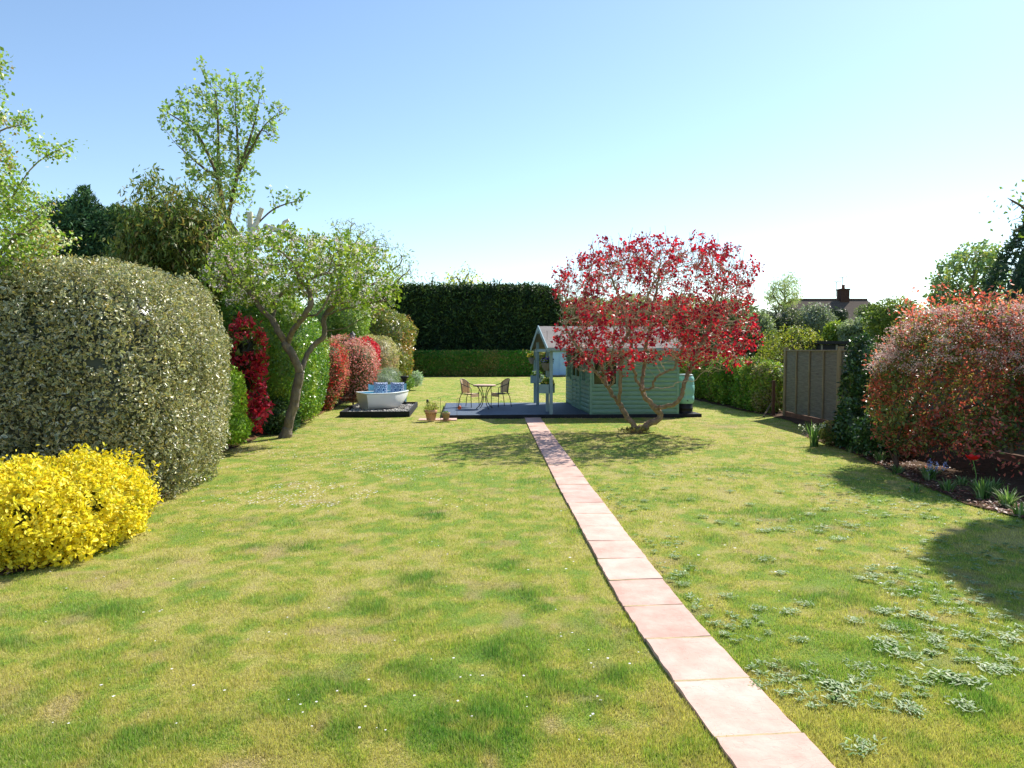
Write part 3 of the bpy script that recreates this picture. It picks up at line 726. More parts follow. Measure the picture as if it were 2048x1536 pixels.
m.beam((UG, V0 + .1, 1.55), (UG, V0 + .5, 1.9), .035, .07); m.beam((UG, V1 - .1, 1.55), (UG, V1 - .5, 1.9), .035, .07); m.build('tie_beam', POSTC, sh)
for v_, z_ in ((V0 + .06, 1.95), (V1 - .06, 1.95), (VM, ZR - .05)): m = MB(); m.beam((UG, v_, z_), (U0, v_, z_), .04, .09); m.build('rafter', POSTC, sh)
def SW(u, v, z=0): return O_SHED + Matrix.Rotation(A_SHED, 3, 'Z') @ Vector((u, v, z))

# planting helpers for small pots: flowers + leaves
def tuft(name, n, rad, h, size, cols, mt, parent, c=(0, 0, 0), W=.5, kind='diamond', wts=None, seed=1, flat=.3, z0=0):
    r = np.random.default_rng(seed); P = unit(r.normal(size=(n, 3))) * (r.random((n, 1)) ** .4) * np.array([rad, rad, h]); P[:, 2] = np.abs(P[:, 2]) + z0
    V, Fs, C = leaves(P + np.array(c), unit(P) + [0, 0, .6], size * (1 + r.normal(size=n) * .25).clip(.5, 1.6), W, palette(n, cols, wts, .15, r), kind, None, flat, r=r)
    return np_obj(name, V, Fs, mt, parent, C)
GREENS = [hx('#4d7430'), hx('#6a8f3a'), hx('#85a548')]
POTGREY = mat('grey_pot', hx('#7c7872'), .8, .2, var=.15)
def hanging(label, loc, zt, fl, seed):
    o = thing('hanging_basket', label, 'hanging basket', loc, 0, 'hanging baskets of the porch'); o.scale = (1.12, 1.12, 1.12)
    m = MB(); m.lathe([(.07, -.2), (.12, -.13), (.15, -.02), (.155, 0), (.14, 0), (.1, -.06)], 20); m.build('basket', POTGREY, o)
    m = MB()
    for k in range(3):
        a = k * 2.09; m.tube([(.15 * math.cos(a), .15 * math.sin(a), 0), (0, 0, min(zt, .45))], .004, 4)
    if zt > .45: m.tube([(0, 0, .45), (0, 0, zt)], .005, 4)
    m.build('chain', METAL, o)
    tuft('leaves', 260, .17, .1, .05, GREENS, LEAF, o, seed=seed); tuft('flowers', 130, .18, .13, .055, fl, PETAL, o, W=.9, kind='fan', seed=seed + 1, flat=.4, z0=.02)
p = D(1066, 715, 25.0); hanging('hanging basket of yellow pansies on the far post of the summerhouse porch', p, 0.35, [hx('#f3e04a'), hx('#f7ee8a'), hx('#f0d020')], 1)
p = SW(UG + .35, .55, 1.50); p = D(1094, 726, 21.0); hanging('hanging basket of purple and yellow pansies beside the near porch post', p, .85, [hx('#5b4a8c'), hx('#7a6ab0'), hx('#d8cf5a'), hx('#c9c8e6')], 5)
m = MB(); m.beam((0, 0, 0), (.28, 0, 0), .02, .02); m.beam((.28, 0, -.2), (.02, 0, -.01), .012, .012)
b_ = m.build('basket_bracket', POTGREY, None, loc=tuple(D(1066, 715, 25.0) + Vector((0, 0, .35)))); tag(b_, 'iron bracket holding the yellow basket on the far porch post', 'bracket')
def winbox(label, loc, rz, seed, fl):
    o = thing('planter_box', label, 'window box', loc, rz, 'planter boxes fixed to the porch posts'); o.scale = (1.3, 1.3, 1.3)
    m = MB(); m.prism([(-.15, -.10), (.15, -.10), (.15, .10), (-.15, .10)], 0, .008); 
    for a, b, c_, d_ in ((-.19, .19, -.115, -.1), (-.19, .19, .1, .115), (-.19, -.175, -.1, .1), (.175, .19, -.1, .1)): m.box(a, b, c_, d_, 0, .2)
    m.box(-.175, .175, -.1, .1, .14, .17, 1); m.build('box', [POSTC, SOIL], o, .003)
    m_ = tuft('leaves', 300, .17, .17, .06, GREENS, LEAF, o, seed=seed, z0=.16)
    tuft('flowers', 60, .16, .15, .045, fl, PETAL, o, W=.9, kind='fan', seed=seed + 1, z0=.2)
p = D(1094, 786, 20.65); winbox('pale blue planter box with lime green leaves on the near porch post', p, A_SHED + R(62), 11, [hx('#e6df6a')])
p = D(1074, 766, 24.75); winbox('pale blue planter box with low green plants on the far porch post', p, A_SHED + R(62), 15, [hx('#d8d8e8')])

# water butt on a plinth
BUTT = mat('mint_plastic', hx('#8cc4b8'), .4, .4, var=.06, vscale=2)
pb = SW(7.08, .42)
pl = thing('plinth_slab', 'dark grey slab plinth under the water butt', 'plinth', (pb.x, pb.y, 0), A_SHED)
m = MB(); m.box(-.27, .4, -.36, .36, .0, .095); m.build('slab', DARKW, pl, .006)
wb = thing('water_butt', 'mint green barrel water butt on a black base beside the summerhouse', 'water butt', (pb.x, pb.y, .096), A_SHED)
m = MB(); m.lathe([(.25, 0), (.25, .02), (.235, .03), (.235, .12), (.25, .13), (.25, .15), (.23, .17), (.235, .26), (.22, .28)], 28); m.build('stand', BLACK, wb)
m = MB(); m.lathe([(.22, .28), (.262, .32), (.275, .42), (.27, .5), (.262, .51), (.27, .53), (.262, .55), (.275, .58), (.28, .7), (.275, .82), (.262, .84), (.27, .86), (.262, .88), (.27, .92), (.268, 1.0), (.25, 1.06), (.22, 1.09)], 32); m.build('barrel', BUTT, wb)
m = MB(); m.lathe([(.225, 1.085), (.235, 1.09), (.235, 1.12), (.2, 1.14), (.05, 1.15)], 28); m.build('lid', mat('grey_lid', hx('#8c9a98'), .5), wb)
m = MB(); m.tube([(0, -.27, .38), (0, -.31, .38), (0, -.315, .36)], .014, 6); m.build('tap', BLACK, wb)

# ================================================================== BISTRO SET
WICK = mat('woven_wicker', hx('#d8bc94'), .75, .2, var=.12, vscale=40, bump=.6, bscale=150)
FR = mat('bronze_frame', hx('#3a332c'), .45, .45, metal=.3)
TOPM = mat('mosaic_top', hx('#c3a592'), .55, .3, var=.25, vscale=22)
zd = .111
pt = G(969, 817, zd)
tb = thing('bistro_table', 'round bistro table with a tan mosaic top on the deck', 'table', pt)
m = MB(); m.lathe([(.33, .715), (.36, .72), (.365, .732), (.36, .745), (.34, .75), (.01, .75)], 40); m.build('table_top', TOPM, tb)
m = MB(); m.tube([(.345 * math.cos(a), .345 * math.sin(a), .712) for a in np.linspace(0, 2 * math.pi, 32, endpoint=False)], .012, 6, closed=True)
m.tube([(.075 * math.cos(a), .075 * math.sin(a), .36) for a in np.linspace(0, 2 * math.pi, 16, endpoint=False)], .012, 6, closed=True); m.build('table_rim', FR, tb)
for k in range(4):
    a = k * math.pi / 2 + .5; m = MB()
    pr_ = [(.27, .715), (.2, .64), (.12, .52), (.08, .38), (.085, .28), (.14, .14), (.24, .04), (.29, .0)]
    m.tube([(q * math.cos(a), q * math.sin(a), z) for q, z in pr_], .013, 7); m.build('leg', FR, tb)
def chair(label, loc, rz):
    o = thing('bistro_chair', label, 'chair', loc, rz, 'wicker chairs at the bistro table')
    # faces +x; seat at .43
    m = MB(); V = []; nu_, nv_ = 8, 8
    prof = []
    for j in range(nv_ + 1):
        for i in range(nu_ + 1):
            x = -.21 + .44 * j / nv_; wy = .23 - .03 * (1 - j / nv_); V.append(Vector((x, (i / nu_ * 2 - 1) * wy, .435 - .012 * math.sin(math.pi * i / nu_) + .01 * (j / nv_) - (.025 if j == nv_ else 0))))
    fs = [(j * (nu_ + 1) + i, (j + 1) * (nu_ + 1) + i, (j + 1) * (nu_ + 1) + i + 1, j * (nu_ + 1) + i + 1) for j in range(nv_) for i in range(nu_)]
    m.add(V, fs, 0, True); m.add([p - Vector((0, 0, .03)) for p in V], [tuple(reversed(q)) for q in fs], 0, True)
    m.box(.2, .226, -.225, .225, .33, .42); m.build('seat', WICK, o)
    m = MB(); V = []; n1, n2 = 12, 8
    def backpt(s, t):          # s -1..1 around, t 0..1 up
        a = s * 1.15; rad = .25; htop = .90 - .16 * abs(s) ** 2.2; z = .45 + (htop - .45) * t
        return Vector((-.02 - rad * math.cos(a) * (.85 + .22 * t), rad * math.sin(a) * (.93 + .1 * t), z))
    for j in range(n2 + 1):
        for i in range(n1 + 1): V.append(backpt(i / n1 * 2 - 1, j / n2))
    fs = [(j * (n1 + 1) + i, j * (n1 + 1) + i + 1, (j + 1) * (n1 + 1) + i + 1, (j + 1) * (n1 + 1) + i) for j in range(n2) for i in range(n1)]
    m.add(V, fs, 0, True); m.add([p + Vector((.012, 0, 0)) for p in V], [tuple(reversed(q)) for q in fs], 0, True); m.build('backrest', WICK, o)
    m = MB(); m.tube([backpt(s, 1) + Vector((.005, 0, .005)) for s in np.linspace(-1, 1, 15)], .012, 6)
    m.tube([backpt(s, .02) for s in np.linspace(-1, 1, 9)], .009, 6); m.tube([(-.21, -.21, .43), (.22, -.235, .435)], .01, 6); m.tube([(-.21, .21, .43), (.22, .235, .435)], .01, 6); m.tube([(.22, -.235, .435), (.22, .235, .435)], .01, 6)
    m.build('seat_frame', FR, o)
    for s in (-1, 1):
        m = MB(); e = backpt(s * .98, 1); m.tube([e, (e.x + .12, s * .25, .71), (.14, s * .26, .66), (.22, s * .255, .64), (.235, s * .25, .56), (.225, s * .238, .43)], .012, 7); m.build('armrest', FR, o)
        m = MB(); m.tube([(.22, s * .238, .43), (.235, s * .245, 0)], .012, 7); m.build('leg', FR, o)
        m = MB(); m.tube([backpt(s * .8, .95), backpt(s * .8, .02), (-.21, s * .21, .3), (-.26, s * .23, 0)], .012, 7); m.build('leg', FR, o)
    return o
chair('tan wicker bistro chair left of the round table', G(938, 814, zd), R(-28))
chair('tan wicker bistro chair right of the round table', G(1002, 813, zd), R(180 + 30))

# ================================================================== BOAT SEAT
FRAMEM = mat('black_sleeper', hx('#26262a'), .8, .25, var=.35, vscale=4, stretch=(1, 1, 4), bump=.5)
bf = thing('timber_bed_frame', 'low black timber frame filled with pebbles under the boat seat', 'raised bed', (-4.1, 22.5, 0), R(4))
HX, HY = 1.0, 1.92
m = MB(); m.box(-HX, HX, -HY, -HY + .06, 0, .17); m.box(-HX, HX, HY - .06, HY, 0, .17); m.box(-HX, -HX + .06, -HY + .063, HY - .063, 0, .17); m.box(HX - .06, HX, -HY + .063, HY - .063, 0, .17)
for x in (-.34, .33): m.box(x - .004, x + .004, -HY - .004, -HY + .01, .004, .166)
m.build('frame', FRAMEM, bf, .006)
m = MB(); m.box(-HX + .062, HX - .062, -HY + .062, HY - .062, 0, .085); m.build('bedding', mat('slate_bed', hx('#5c5a58'), .95, .1, var=.4, vscale=30), bf)
# pebbles
r_ = np.random.default_rng(9); npb = 2600; ico = []
t0 = np.array([(1, 0, 0), (-1, 0, 0), (0, 1, 0), (0, -1, 0), (0, 0, .7), (0, 0, -.7)], float); tf = np.array([(0, 2, 4), (2, 1, 4), (1, 3, 4), (3, 0, 4), (2, 0, 5), (1, 2, 5), (3, 1, 5), (0, 3, 5)])
Pp = np.c_[r_.uniform(-HX + .08, HX - .08, npb), r_.uniform(-HY + .08, HY - .08, npb), .088 + r_.random(npb) * .02]
S = .022 * (.6 + r_.random((npb, 1, 1))); rot = r_.random(npb) * 6.28; c_, s_2 = np.cos(rot)[:, None], np.sin(rot)[:, None]
Q = t0[None] * np.array([1.3, .9, .8]); Q = np.stack([Q[..., 0] * c_ - Q[..., 1] * s_2, Q[..., 0] * s_2 + Q[..., 1] * c_, np.tile(Q[..., 2], (npb, 1))], -1) * S + Pp[:, None]
f = (tf[None] + np.arange(npb)[:, None, None] * 6).reshape(-1, 3); cc = np.repeat(palette(npb, [hx('#8d8a86'), hx('#b5b0a8'), hx('#6a6865'), hx('#d0cbc2')], None, .12, r_), 6, 0)
pe = np_obj('pebbles', Q.reshape(-1, 3), [f], mat('pebble', None, .8, .2, attr=True), None, cc); pe.location = bf.location; pe.rotation_euler = bf.rotation_euler; tag(pe, 'grey pebbles inside the black timber frame', 'pebbles', None, 'stuff')

HULL = mat('white_gloss_hull', hx('#f7f6f2'), .25, .5, var=.03, vscale=2, coat=.2)
INN = mat('sky_blue_paint', hx('#8fc3d6'), .5, .3, var=.06, vscale=4)
ta, tb_ = Vector((-4.34, 21.85, 0)), Vector((-4.93, 22.8, 0)); tm = (ta + tb_) / 2; bowp = Vector((-3.40, 23.0, 0)); ax = (bowp - tm); LB = ax.length; ang = math.atan2(ax.y, ax.x)
bt = thing('boat_seat', 'white cut-down rowing boat made into a garden seat with blue inside', 'boat seat', (tm.x, tm.y, .10), ang)
# local x along the boat, y across; near side is -y
nS = 16; nG = 10; hb = (tb_ - ta).length / 2
def hullpt(s, g, inset=0, up=0):     # s 0..1 along, g -1..1 around the section (0 = keel)
    bw = (hb * (1 - max(0, (s - .3) / .7) ** 2.6) + .012 + .05 * math.sin(math.pi * min(1, s * 1.4))) - inset
    keel = -.02 + .02 * s + .40 * max(0, (s - .55) / .45) ** 2.8
    sheer = .49 + .045 * (s - .4) ** 2 + .03 * s
    a = abs(g) * math.pi / 2; e = 2.3
    y = math.copysign((math.sin(a)) ** .36, g) * max(bw, .004) if g else 0
    z = keel + (sheer - keel) * (1 - math.cos(a) ** 1.0) ** .95 + (inset * .9 * (1 - abs(g)))
    x = s * LB + .05 * max(0, (s - .7) / .3) * abs(z / .5) - .08 * (1 - s) ** 3 * (z / .5)
    return Vector((x, y, z + up))
m = MB(); V = [hullpt(i / nS, -1 + 2 * j / (2 * nG)) for i in range(nS + 1) for j in range(2 * nG + 1)]; kk = 2 * nG + 1
m.add(V, [(i * kk + j, (i + 1) * kk + j, (i + 1) * kk + j + 1, i * kk + j + 1) for i in range(nS) for j in range(2 * nG)], 0, True)
m.add(V[:kk], [tuple(range(kk))], 0); m.build('hull', HULL, bt)
m = MB(); V = [hullpt(i / nS, -1 + 2 * j / (2 * nG), .025) for i in range(nS + 1) for j in range(kk)]
m.add(V, [(i * kk + j + 1, (i + 1) * kk + j + 1, (i + 1) * kk + j, i * kk + j) for i in range(nS) for j in range(2 * nG)], 0, True)
m.add([v + Vector((.02, 0, 0)) for v in V[:kk]], [tuple(reversed(range(kk)))], 0); m.build('inner_lining', INN, bt)
m = MB(); rail = [hullpt(i / nS, -1) for i in range(nS + 1)] + [hullpt(i / nS, 1) for i in range(nS, -1, -1)]; m.tube(rail, .02, 6, closed=True); m.build('gunwale', mat('pale_rail', hx('#dfe6e4'), .4), bt)
m = MB(); sp = [hullpt(s, g, .03) for s, g in ((.12, -1), (.4, -1), (.75, -1), (.75, 1), (.4, 1), (.12, 1))]; m.prism([(p.x, p.y * .93) for p in sp], .34, .365); m.build('bench', INN, bt)
# backrest along the far side: straight blue boards
MI = Matrix.Rotation(-ang, 4, 'Z') @ Matrix.Translation(-Vector((tm.x, tm.y, .10)))
b0_, b1_ = D(738, 775, 23.15), D(811, 775, 23.6)
m = MB(); q0 = MI @ Vector((b0_.x, b0_.y, .44)); q1 = MI @ Vector((b1_.x, b1_.y, .44)); dq = q1 - q0
for k in range(2): m.beam(q0 + Vector((0, 0, .08 + .2 * k)), q1 + Vector((0, 0, .08 + .2 * k)), .022, .19)
m.beam(q0 - Vector((0, 0, .25)), q0 + Vector((0, 0, .4)), .05, .05); m.beam(q1 - Vector((0, 0, .2)), q1 + Vector((0, 0, .4)), .05, .05); m.build('backboard', INN, bt)
# cushions
cm = bpy.data.materials.new('blue_floral_fabric'); cm.use_nodes = True; n = cm.node_tree.nodes; l = cm.node_tree.links; b = n['Principled BSDF']; b.inputs['Roughness'].default_value = .9
tc = n.new('ShaderNodeTexCoord'); vo = n.new('ShaderNodeTexVoronoi'); vo.inputs['Scale'].default_value = 7.5; wv = n.new('ShaderNodeMath'); wv.operation = 'SINE'; ml = n.new('ShaderNodeMath'); ml.operation = 'MULTIPLY'; ml.inputs[1].default_value = 26
nz = n.new('ShaderNodeTexNoise'); nz.inputs['Scale'].default_value = 22; ad = n.new('ShaderNodeMath'); ad.operation = 'ADD'; rp = n.new('ShaderNodeValToRGB'); rp.color_ramp.interpolation = 'CONSTANT'
l.new(tc.outputs['Object'], vo.inputs[0]); l.new(tc.outputs['Object'], nz.inputs[0]); l.new(vo.outputs['Distance'], ml.inputs[0]); l.new(ml.outputs[0], wv.inputs[0]); l.new(wv.outputs[0], ad.inputs[0]); l.new(nz.outputs[0], ad.inputs[1]); l.new(ad.outputs[0], rp.inputs[0])
rp.color_ramp.elements[0].color = (*hx('#33477f'), 1); rp.color_ramp.elements[1].color = (*hx('#c9d3e6'), 1); rp.color_ramp.elements[1].position = .42; e_ = rp.color_ramp.elements.new(.15); e_.color = (*hx('#4a62a0'), 1)
l.new(rp.outputs[0], b.inputs['Base Color'])
def cushion(label, c, rz):
    nn = 12; V = []; w_, h_, t_ = .225, .225, .085
    for s in (1, -1):
        for j in range(nn + 1):
            for i in range(nn + 1):
                a, b_ = i / nn * 2 - 1, j / nn * 2 - 1; k = ((1 - a ** 4) * (1 - b_ ** 4)) ** .6; pin = 1 - .07 * (1 - a * a) * b_ ** 2 
                V.append(Vector((a * w_ * (1 - .06 * (1 - b_ * b_)), s * t_ * k, b_ * h_ * (1 - .07 * (1 - a * a)))))
    m = MB(); k1 = (nn + 1) ** 2; q = [(j * (nn + 1) + i, j * (nn + 1) + i + 1, (j + 1) * (nn + 1) + i + 1, (j + 1) * (nn + 1) + i) for j in range(nn) for i in range(nn)]
    m.add(V, [tuple(reversed(x)) for x in q] + [tuple(i + k1 for i in x) for x in q], 0, True)
    o = m.build('cushion', cm); o.location = c; o.rotation_euler = (R(-14), 0, rz); return tag(o, label, 'cushion', 'blue cushions on the boat seat')
cushion('blue and white floral cushion on the left of the boat seat', D(761, 778, 22.95), R(5)); cushion('blue and white floral cushion on the right of the boat seat', D(794.5, 778, 23.2), R(2))

# ================================================================== POTS, LANTERNS
TERRA = mat('terracotta', hx('#cf9c84'), .85, .15, var=.15, vscale=9, bump=.2)
ss = thing('stepping_slab', 'pink paving slab under the flower pots beside the deck', 'slab', G(876, 840), R(2)); m = MB(); m.box(-.53, -.01, -.26, .24, 0, .03); m.box(.005, .52, -.25, .25, 0, .032); m.build('slab', slab_m, ss, .004)
p = G(862, 841, .033); o = thing('flower_pot', 'large terracotta pot with a dark band and leafy plant', 'flower pot', p)
m = MB(); m.lathe([(.115, 0), (.15, .2), (.155, .2), (.165, .21), (.168, .285), (.155, .29), (.14, .285), (.135, .25), (.0, .25)], 28, cap=False)
for k in range(18): a = k * 2 * math.pi / 18; m.box(-.014, .014, -.003, .003, .184, .198, 1, M=Matrix.Rotation(a, 4, 'Z') @ Matrix.Translation((0, .1535, 0)))
m.build('pot', [TERRA, DARKW], o)
m = MB(); rr = random.Random(2)
for k in range(16):
    a = rr.random() * 6.28; e = rr.uniform(.05, .2); m.tube([(.05 * math.cos(a), .05 * math.sin(a), .25), (e * .7 * math.cos(a), e * .7 * math.sin(a), .38), (e * math.cos(a), e * math.sin(a), rr.uniform(.42, .55))], [.004, .003, .002], 4)
m.build('stems', mat('green_stem', hx('#6f8440'), .7), o); tuft('leaves', 240, .21, .27, .055, [hx('#7d8f3c'), hx('#a2a850'), hx('#8b7a45')], LEAF, o, seed=21, z0=.26)
p = G(892, 841, .033); o = thing('flower_pot', 'small brown pot with low green plants on a saucer', 'flower pot', p)
m = MB(); m.lathe([(.13, 0), (.14, .012), (.14, .022), (.1, .022)], 24); m.build('saucer', mat('brown_clay', hx('#7c4a38'), .8), o)
m = MB(); m.lathe([(.075, .022), (.1, .16), (.112, .165), (.115, .215), (.1, .22), (.09, .2), (0, .19)], 24, cap=False); m.build('pot', mat('tan_clay', hx('#a58a6c'), .8, var=.15), o); tuft('leaves', 260, .1, .07, .03, GREENS, LEAF, o, seed=25, z0=.19)
o = thing('stake_light', 'small black garden light on a stake in the terracotta pot', 'garden light', D(855, 813, 19.75)); m = MB(); m.tube([(0, 0, -.1), (0, 0, .09)], .006, 6); m.build('stake', BLACK, o)
m = MB(); m.lathe([(.012, .08), (.032, .1), (.036, .15), (.03, .185), (.008, .2)], 12); m.build('lamp_head', BLACK, o)
COPPER = mat('copper', hx('#a8543c'), .4, .4, metal=.6)
def hook(label, loc, H, side, lant=True):
    o = thing('shepherd_hook', label, 'hook', loc, 0); m = MB(); pts = [(0, 0, 0), (0, 0, H)] + [(side * (.035 - .035 * math.cos(a)), 0, H + .035 * math.sin(a)) for a in np.linspace(.3, math.pi, 7)]
    m.tube(pts, .005, 5); o2 = m.build('rod', METAL, o); return o
hook('thin iron hook beside the small pot', G(881, 843), .62, -1); hook('thin iron hook carrying the copper lantern at the deck edge', G(914, 843), .60, 1)
q = G(914, 843); lt = thing('hanging_lantern', 'small copper lantern hanging from the iron hook', 'lantern', (q.x + .07, q.y, .33))
m = MB(); m.lathe([(.03, 0), (.055, .03), (.05, .07), (.02, .1)], 14); m.build('lantern_body', COPPER, lt); m = MB(); m.tube([(-.045, 0, .08), (-.035, 0, .2), (0, 0, .27), (.035, 0, .2), (.045, 0, .08)], .004, 5); m.build('handle', METAL, lt)
# bird bath and lamp post
q = D(809, 752, 24.5); bb = thing('bird_bath', 'black pedestal bird bath behind the boat seat', 'bird bath', (q.x, q.y, 0)); z = q.z
m = MB(); m.lathe([(.17, 0), (.15, .04), (.06, .1), (.05, z * .5), (.055, z - .2), (.09, z - .12)], 16); m.build('pedestal', BLACK, bb); m = MB(); m.lathe([(.06, z - .12), (.13, z - .07), (.145, z - .02), (.145, z), (.12, z - .005), (.05, z - .05)], 20); m.build('bowl', BLACK, bb)
q = D(705, 681, 25.2); lp = thing('lamp_post', 'black lantern lamp post rising above the pink pieris', 'lamp post', (q.x, q.y, 0)); z = q.z
m = MB(); m.tube([(0, 0, 0), (0, 0, z - .02)], .03, 8); m.build('post', BLACK, lp)
m = MB(); m.lathe([(.06, z - .02), (.07, z), (.03, z + .01)], 6); m.lathe([(.12, z + .2), (.05, z + .28), (.03, z + .29), (.012, z + .34)], 6)
for k in range(6): a = k * math.pi / 3; m.tube([(.06 * math.cos(a), .06 * math.sin(a), z), (.1 * math.cos(a), .1 * math.sin(a), z + .2)], .006, 4)
m.build('lantern_frame', BLACK, lp); m = MB(); m.lathe([(.052, z + .01), (.09, z + .195)], 6, cap=False); m.build('lamp_glass', mat('lamp_glass', hx('#c8d0d0'), .15, .5), lp)

# ================================================================== PLANTING, LEFT SIDE
def L3(px, py, d): return tuple(D(px, py, d))
# big variegated evergreen
cx = (np.array((-6.0, 9.75, 1.35)), np.array((1.78, 1.6, 1.74)), 3.8)
cx2 = (np.array((-8.4, 10.0, 1.4)), np.array((2.6, 2.4, 1.72)), 3.0)
cx3 = (np.array((-6.75, 11.4, 1.4)), np.array((1.85, 1.7, 1.80)), 3.6)
cx4 = (np.array((-7.35, 12.7, 1.4)), np.array((1.8, 1.5, 1.76)), 3.4)
bush('variegated_shrub', 'huge rounded cream-edged variegated evergreen shrub behind the yellow bush', 'shrub', [cx, cx2, cx3, cx4], 170000, .046,
     [hx('#50603e'), hx('#3f5034'), hx('#5f6c48')], kind='fan', W=.55, flat=.35, edge=[hx('#8d9268'), hx('#a8a880'), hx('#d6d0a4'), hx('#c6be8c'), hx('#e6e2c8'), hx('#c9b778')], mt=GLOSSY,
     thick=.16, rough=.085, rs=1.5, corek=.84, corecol=hx('#3f4630'), seed=11, gap=.24, gs=4.5, back=.2, cs=.8)
# golden euonymus
gl = [(np.array((-4.80, 7.0, .31)), np.array((1.04, 1.02, .46)), 2.4), (np.array((-4.42, 7.3, .37)), np.array((.64, .7, .40)), 2.3), (np.array((-5.5, 6.6, .36)), np.array((1.05, .95, .44)), 2.3)]
r2 = np.random.default_rng(5)
def sprigs(lumps, n, h, seed, size, cols, W=.55, per=14, kind='fan', edge=None, spread=.03, zmin=.3):
    """upright shoots breaking the outline"""
    r = np.random.default_rng(seed); P, N = shell(lumps, n, .03, .1, 1.2, seed, .5, r=r)
    dirn = unit(N * .7 + [0, 0, .8] + r.normal(size=P.shape) * .25); t = r.random((n, per))
    hh = h * (.4 + r.random((n, 1)))
    Q = (P[:, None] + dirn[:, None] * (t * hh)[..., None] + r.normal(size=(n, per, 3)) * spread).reshape(-1, 3)
    Nn = np.repeat(dirn, per, 0); C = palette(len(Q), cols, None, .12, r)
    V, Fs, Cc = leaves(Q, Nn, size * (1 + r.normal(size=len(Q)) * .25).clip(.5, 1.6), W, C, kind, palette(len(Q), edge, None, .1, r) if edge is not None else None, .3, r=r)
    return (V, Fs, Cc, 0)
YEL = [hx('#e9d32a'), hx('#f2e040'), hx('#dcc41e'), hx('#c4b626'), hx('#f4e860'), hx('#a8a82e')]
bush('golden_shrub', 'bright golden-yellow euonymus mound in the left foreground', 'shrub', gl, 36000, .046, YEL, [5, 5, 3, 2, 3, 1.5], kind='fan', W=.62, flat=.38,
     edge=[hx('#f0dc38'), hx('#f5e858')], thick=.26, rough=.2, rs=2.4, corek=.66, corecol=hx('#5c6420'), seed=21, gap=.31, gs=6, back=.35,
     extra=[sprigs(gl, 420, .12, 6, .042, YEL, .6, 16)])
# red photinia, low green, privet wall
bush('red_shrub', 'deep red new-leaved photinia between the variegated shrub and the green hedge', 'shrub', [E(492, 720, 14.6, 36, 92, .5, 2.4), E(508, 812, 14.3, 30, 50, .45), E(478, 668, 15, 22, 34, .4)], 3000, .105,
     [hx('#b82c40'), hx('#962238'), hx('#cc4654'), hx('#5d6a2a'), hx('#6f8a34')], [5, 4, 3, 2.2, 2.2], W=.42, mt=REDLEAF, flat=.3, thick=.5, rough=.28, rs=2.8, corek=.5, corecol=hx('#3a3a1c'), seed=31, gap=.42, gs=3.4, szvar=.35)
bush('green_shrub', 'low lime green shrub at the foot of the red photinia', 'shrub', [E(452, 800, 13.6, 34, 72, .5, 2.3), E(470, 858, 13.2, 26, 30, .4)], 4200, .06, [hx('#98b838'), hx('#b0cc48'), hx('#74982e')], W=.45, flat=.35, corek=.75, seed=32, rough=.15, rs=2)
bush('privet_hedge', 'tall mid-green leafy hedge behind the gnarled apple trunk', 'hedge', [E(545, 720, 17.2, 82, 122, 1.0, 3), E(600, 735, 18.2, 44, 104, 1.4, 2.8), E(515, 640, 17.6, 84, 78, .9, 2.6)], 26000, .062,
     [hx('#4f7a2c'), hx('#6b9434'), hx('#85a83c'), hx('#9fb046')], [3, 4, 3, 2], mt=GLOSSY, W=.5, flat=.4, corek=.86, seed=33, gap=.2, gs=3, rough=.08)
bush('dark_laurel', 'dark glossy laurel low in the shade left of the apple trunk', 'shrub', [E(562, 836, 16.6, 34, 46, .5, 2.2)], 1500, .085, [hx('#2f4d2a'), hx('#44662f'), hx('#6b8458')], mt=GLOSSY, W=.45, flat=.3, corek=.7, seed=34)
bush('yellow_privet', 'yellow-green trimmed hedge end right of the apple trunk', 'hedge', [E(612, 752, 19.0, 30, 88, .8, 2.8)], 6500, .055, [hx('#9cab38'), hx('#b4ba48'), hx('#7a9434')], mt=GLOSSY, W=.5, flat=.4, corek=.85, seed=35, gap=.2, gs=3)
PIE = [hx('#d87f74'), hx('#e0a294'), hx('#cf6a5c'), hx('#a0904e'), hx('#e6bba8')]
def pieris(label, lumps, n, cols, wts, seed, size=.075):
    bush('pink_shrub', label, 'shrub', lumps, n, size, cols, wts, W=.36, flat=.25, thick=.25, rough=.14, rs=2.2, corek=.78, corecol=hx('#5f6434'), seed=seed, mt=PETAL, cs=1.1, gap=.2, gs=3)
pieris('scarlet-tipped pieris nearest the apple tree', [E(662, 742, 23.2, 34, 62, .9, 2.3), E(650, 790, 22.8, 26, 30, .6)], 5200, [hx('#d8463c'), hx('#e08a78'), hx('#8f9a48'), hx('#a8443a')], [3, 4, 3, 1.4], 36)
pieris('broad salmon pink pieris behind the boat seat', [E(712, 742, 24.8, 44, 62, 1.1, 2.4), E(690, 700, 25.4, 40, 30, .9)], 8200, PIE, [5, 5, 2, 2.2, 3], 37)
bush('red_shrub', 'small bright red shrub on top of the pieris by the lantern post', 'shrub', [E(734, 712, 26.6, 24, 36, .9, 2.3)], 2600, .075, [hx('#c22c3c'), hx('#d84a54'), hx('#a22034')], W=.4, mt=REDLEAF, flat=.3, corek=.75, seed=38)
bush('cream_variegated_shrub', 'rounded cream and pink tinged variegated shrub behind the boat seat', 'shrub', [E(760, 722, 28.5, 36, 50, 1.3, 2.3), E(738, 700, 29, 30, 30, 1.1)], 9000, .06, [hx('#b3ac78'), hx('#c9c296'), hx('#8d9458'), hx('#b89a80')], W=.5, flat=.4, corek=.84, seed=39)
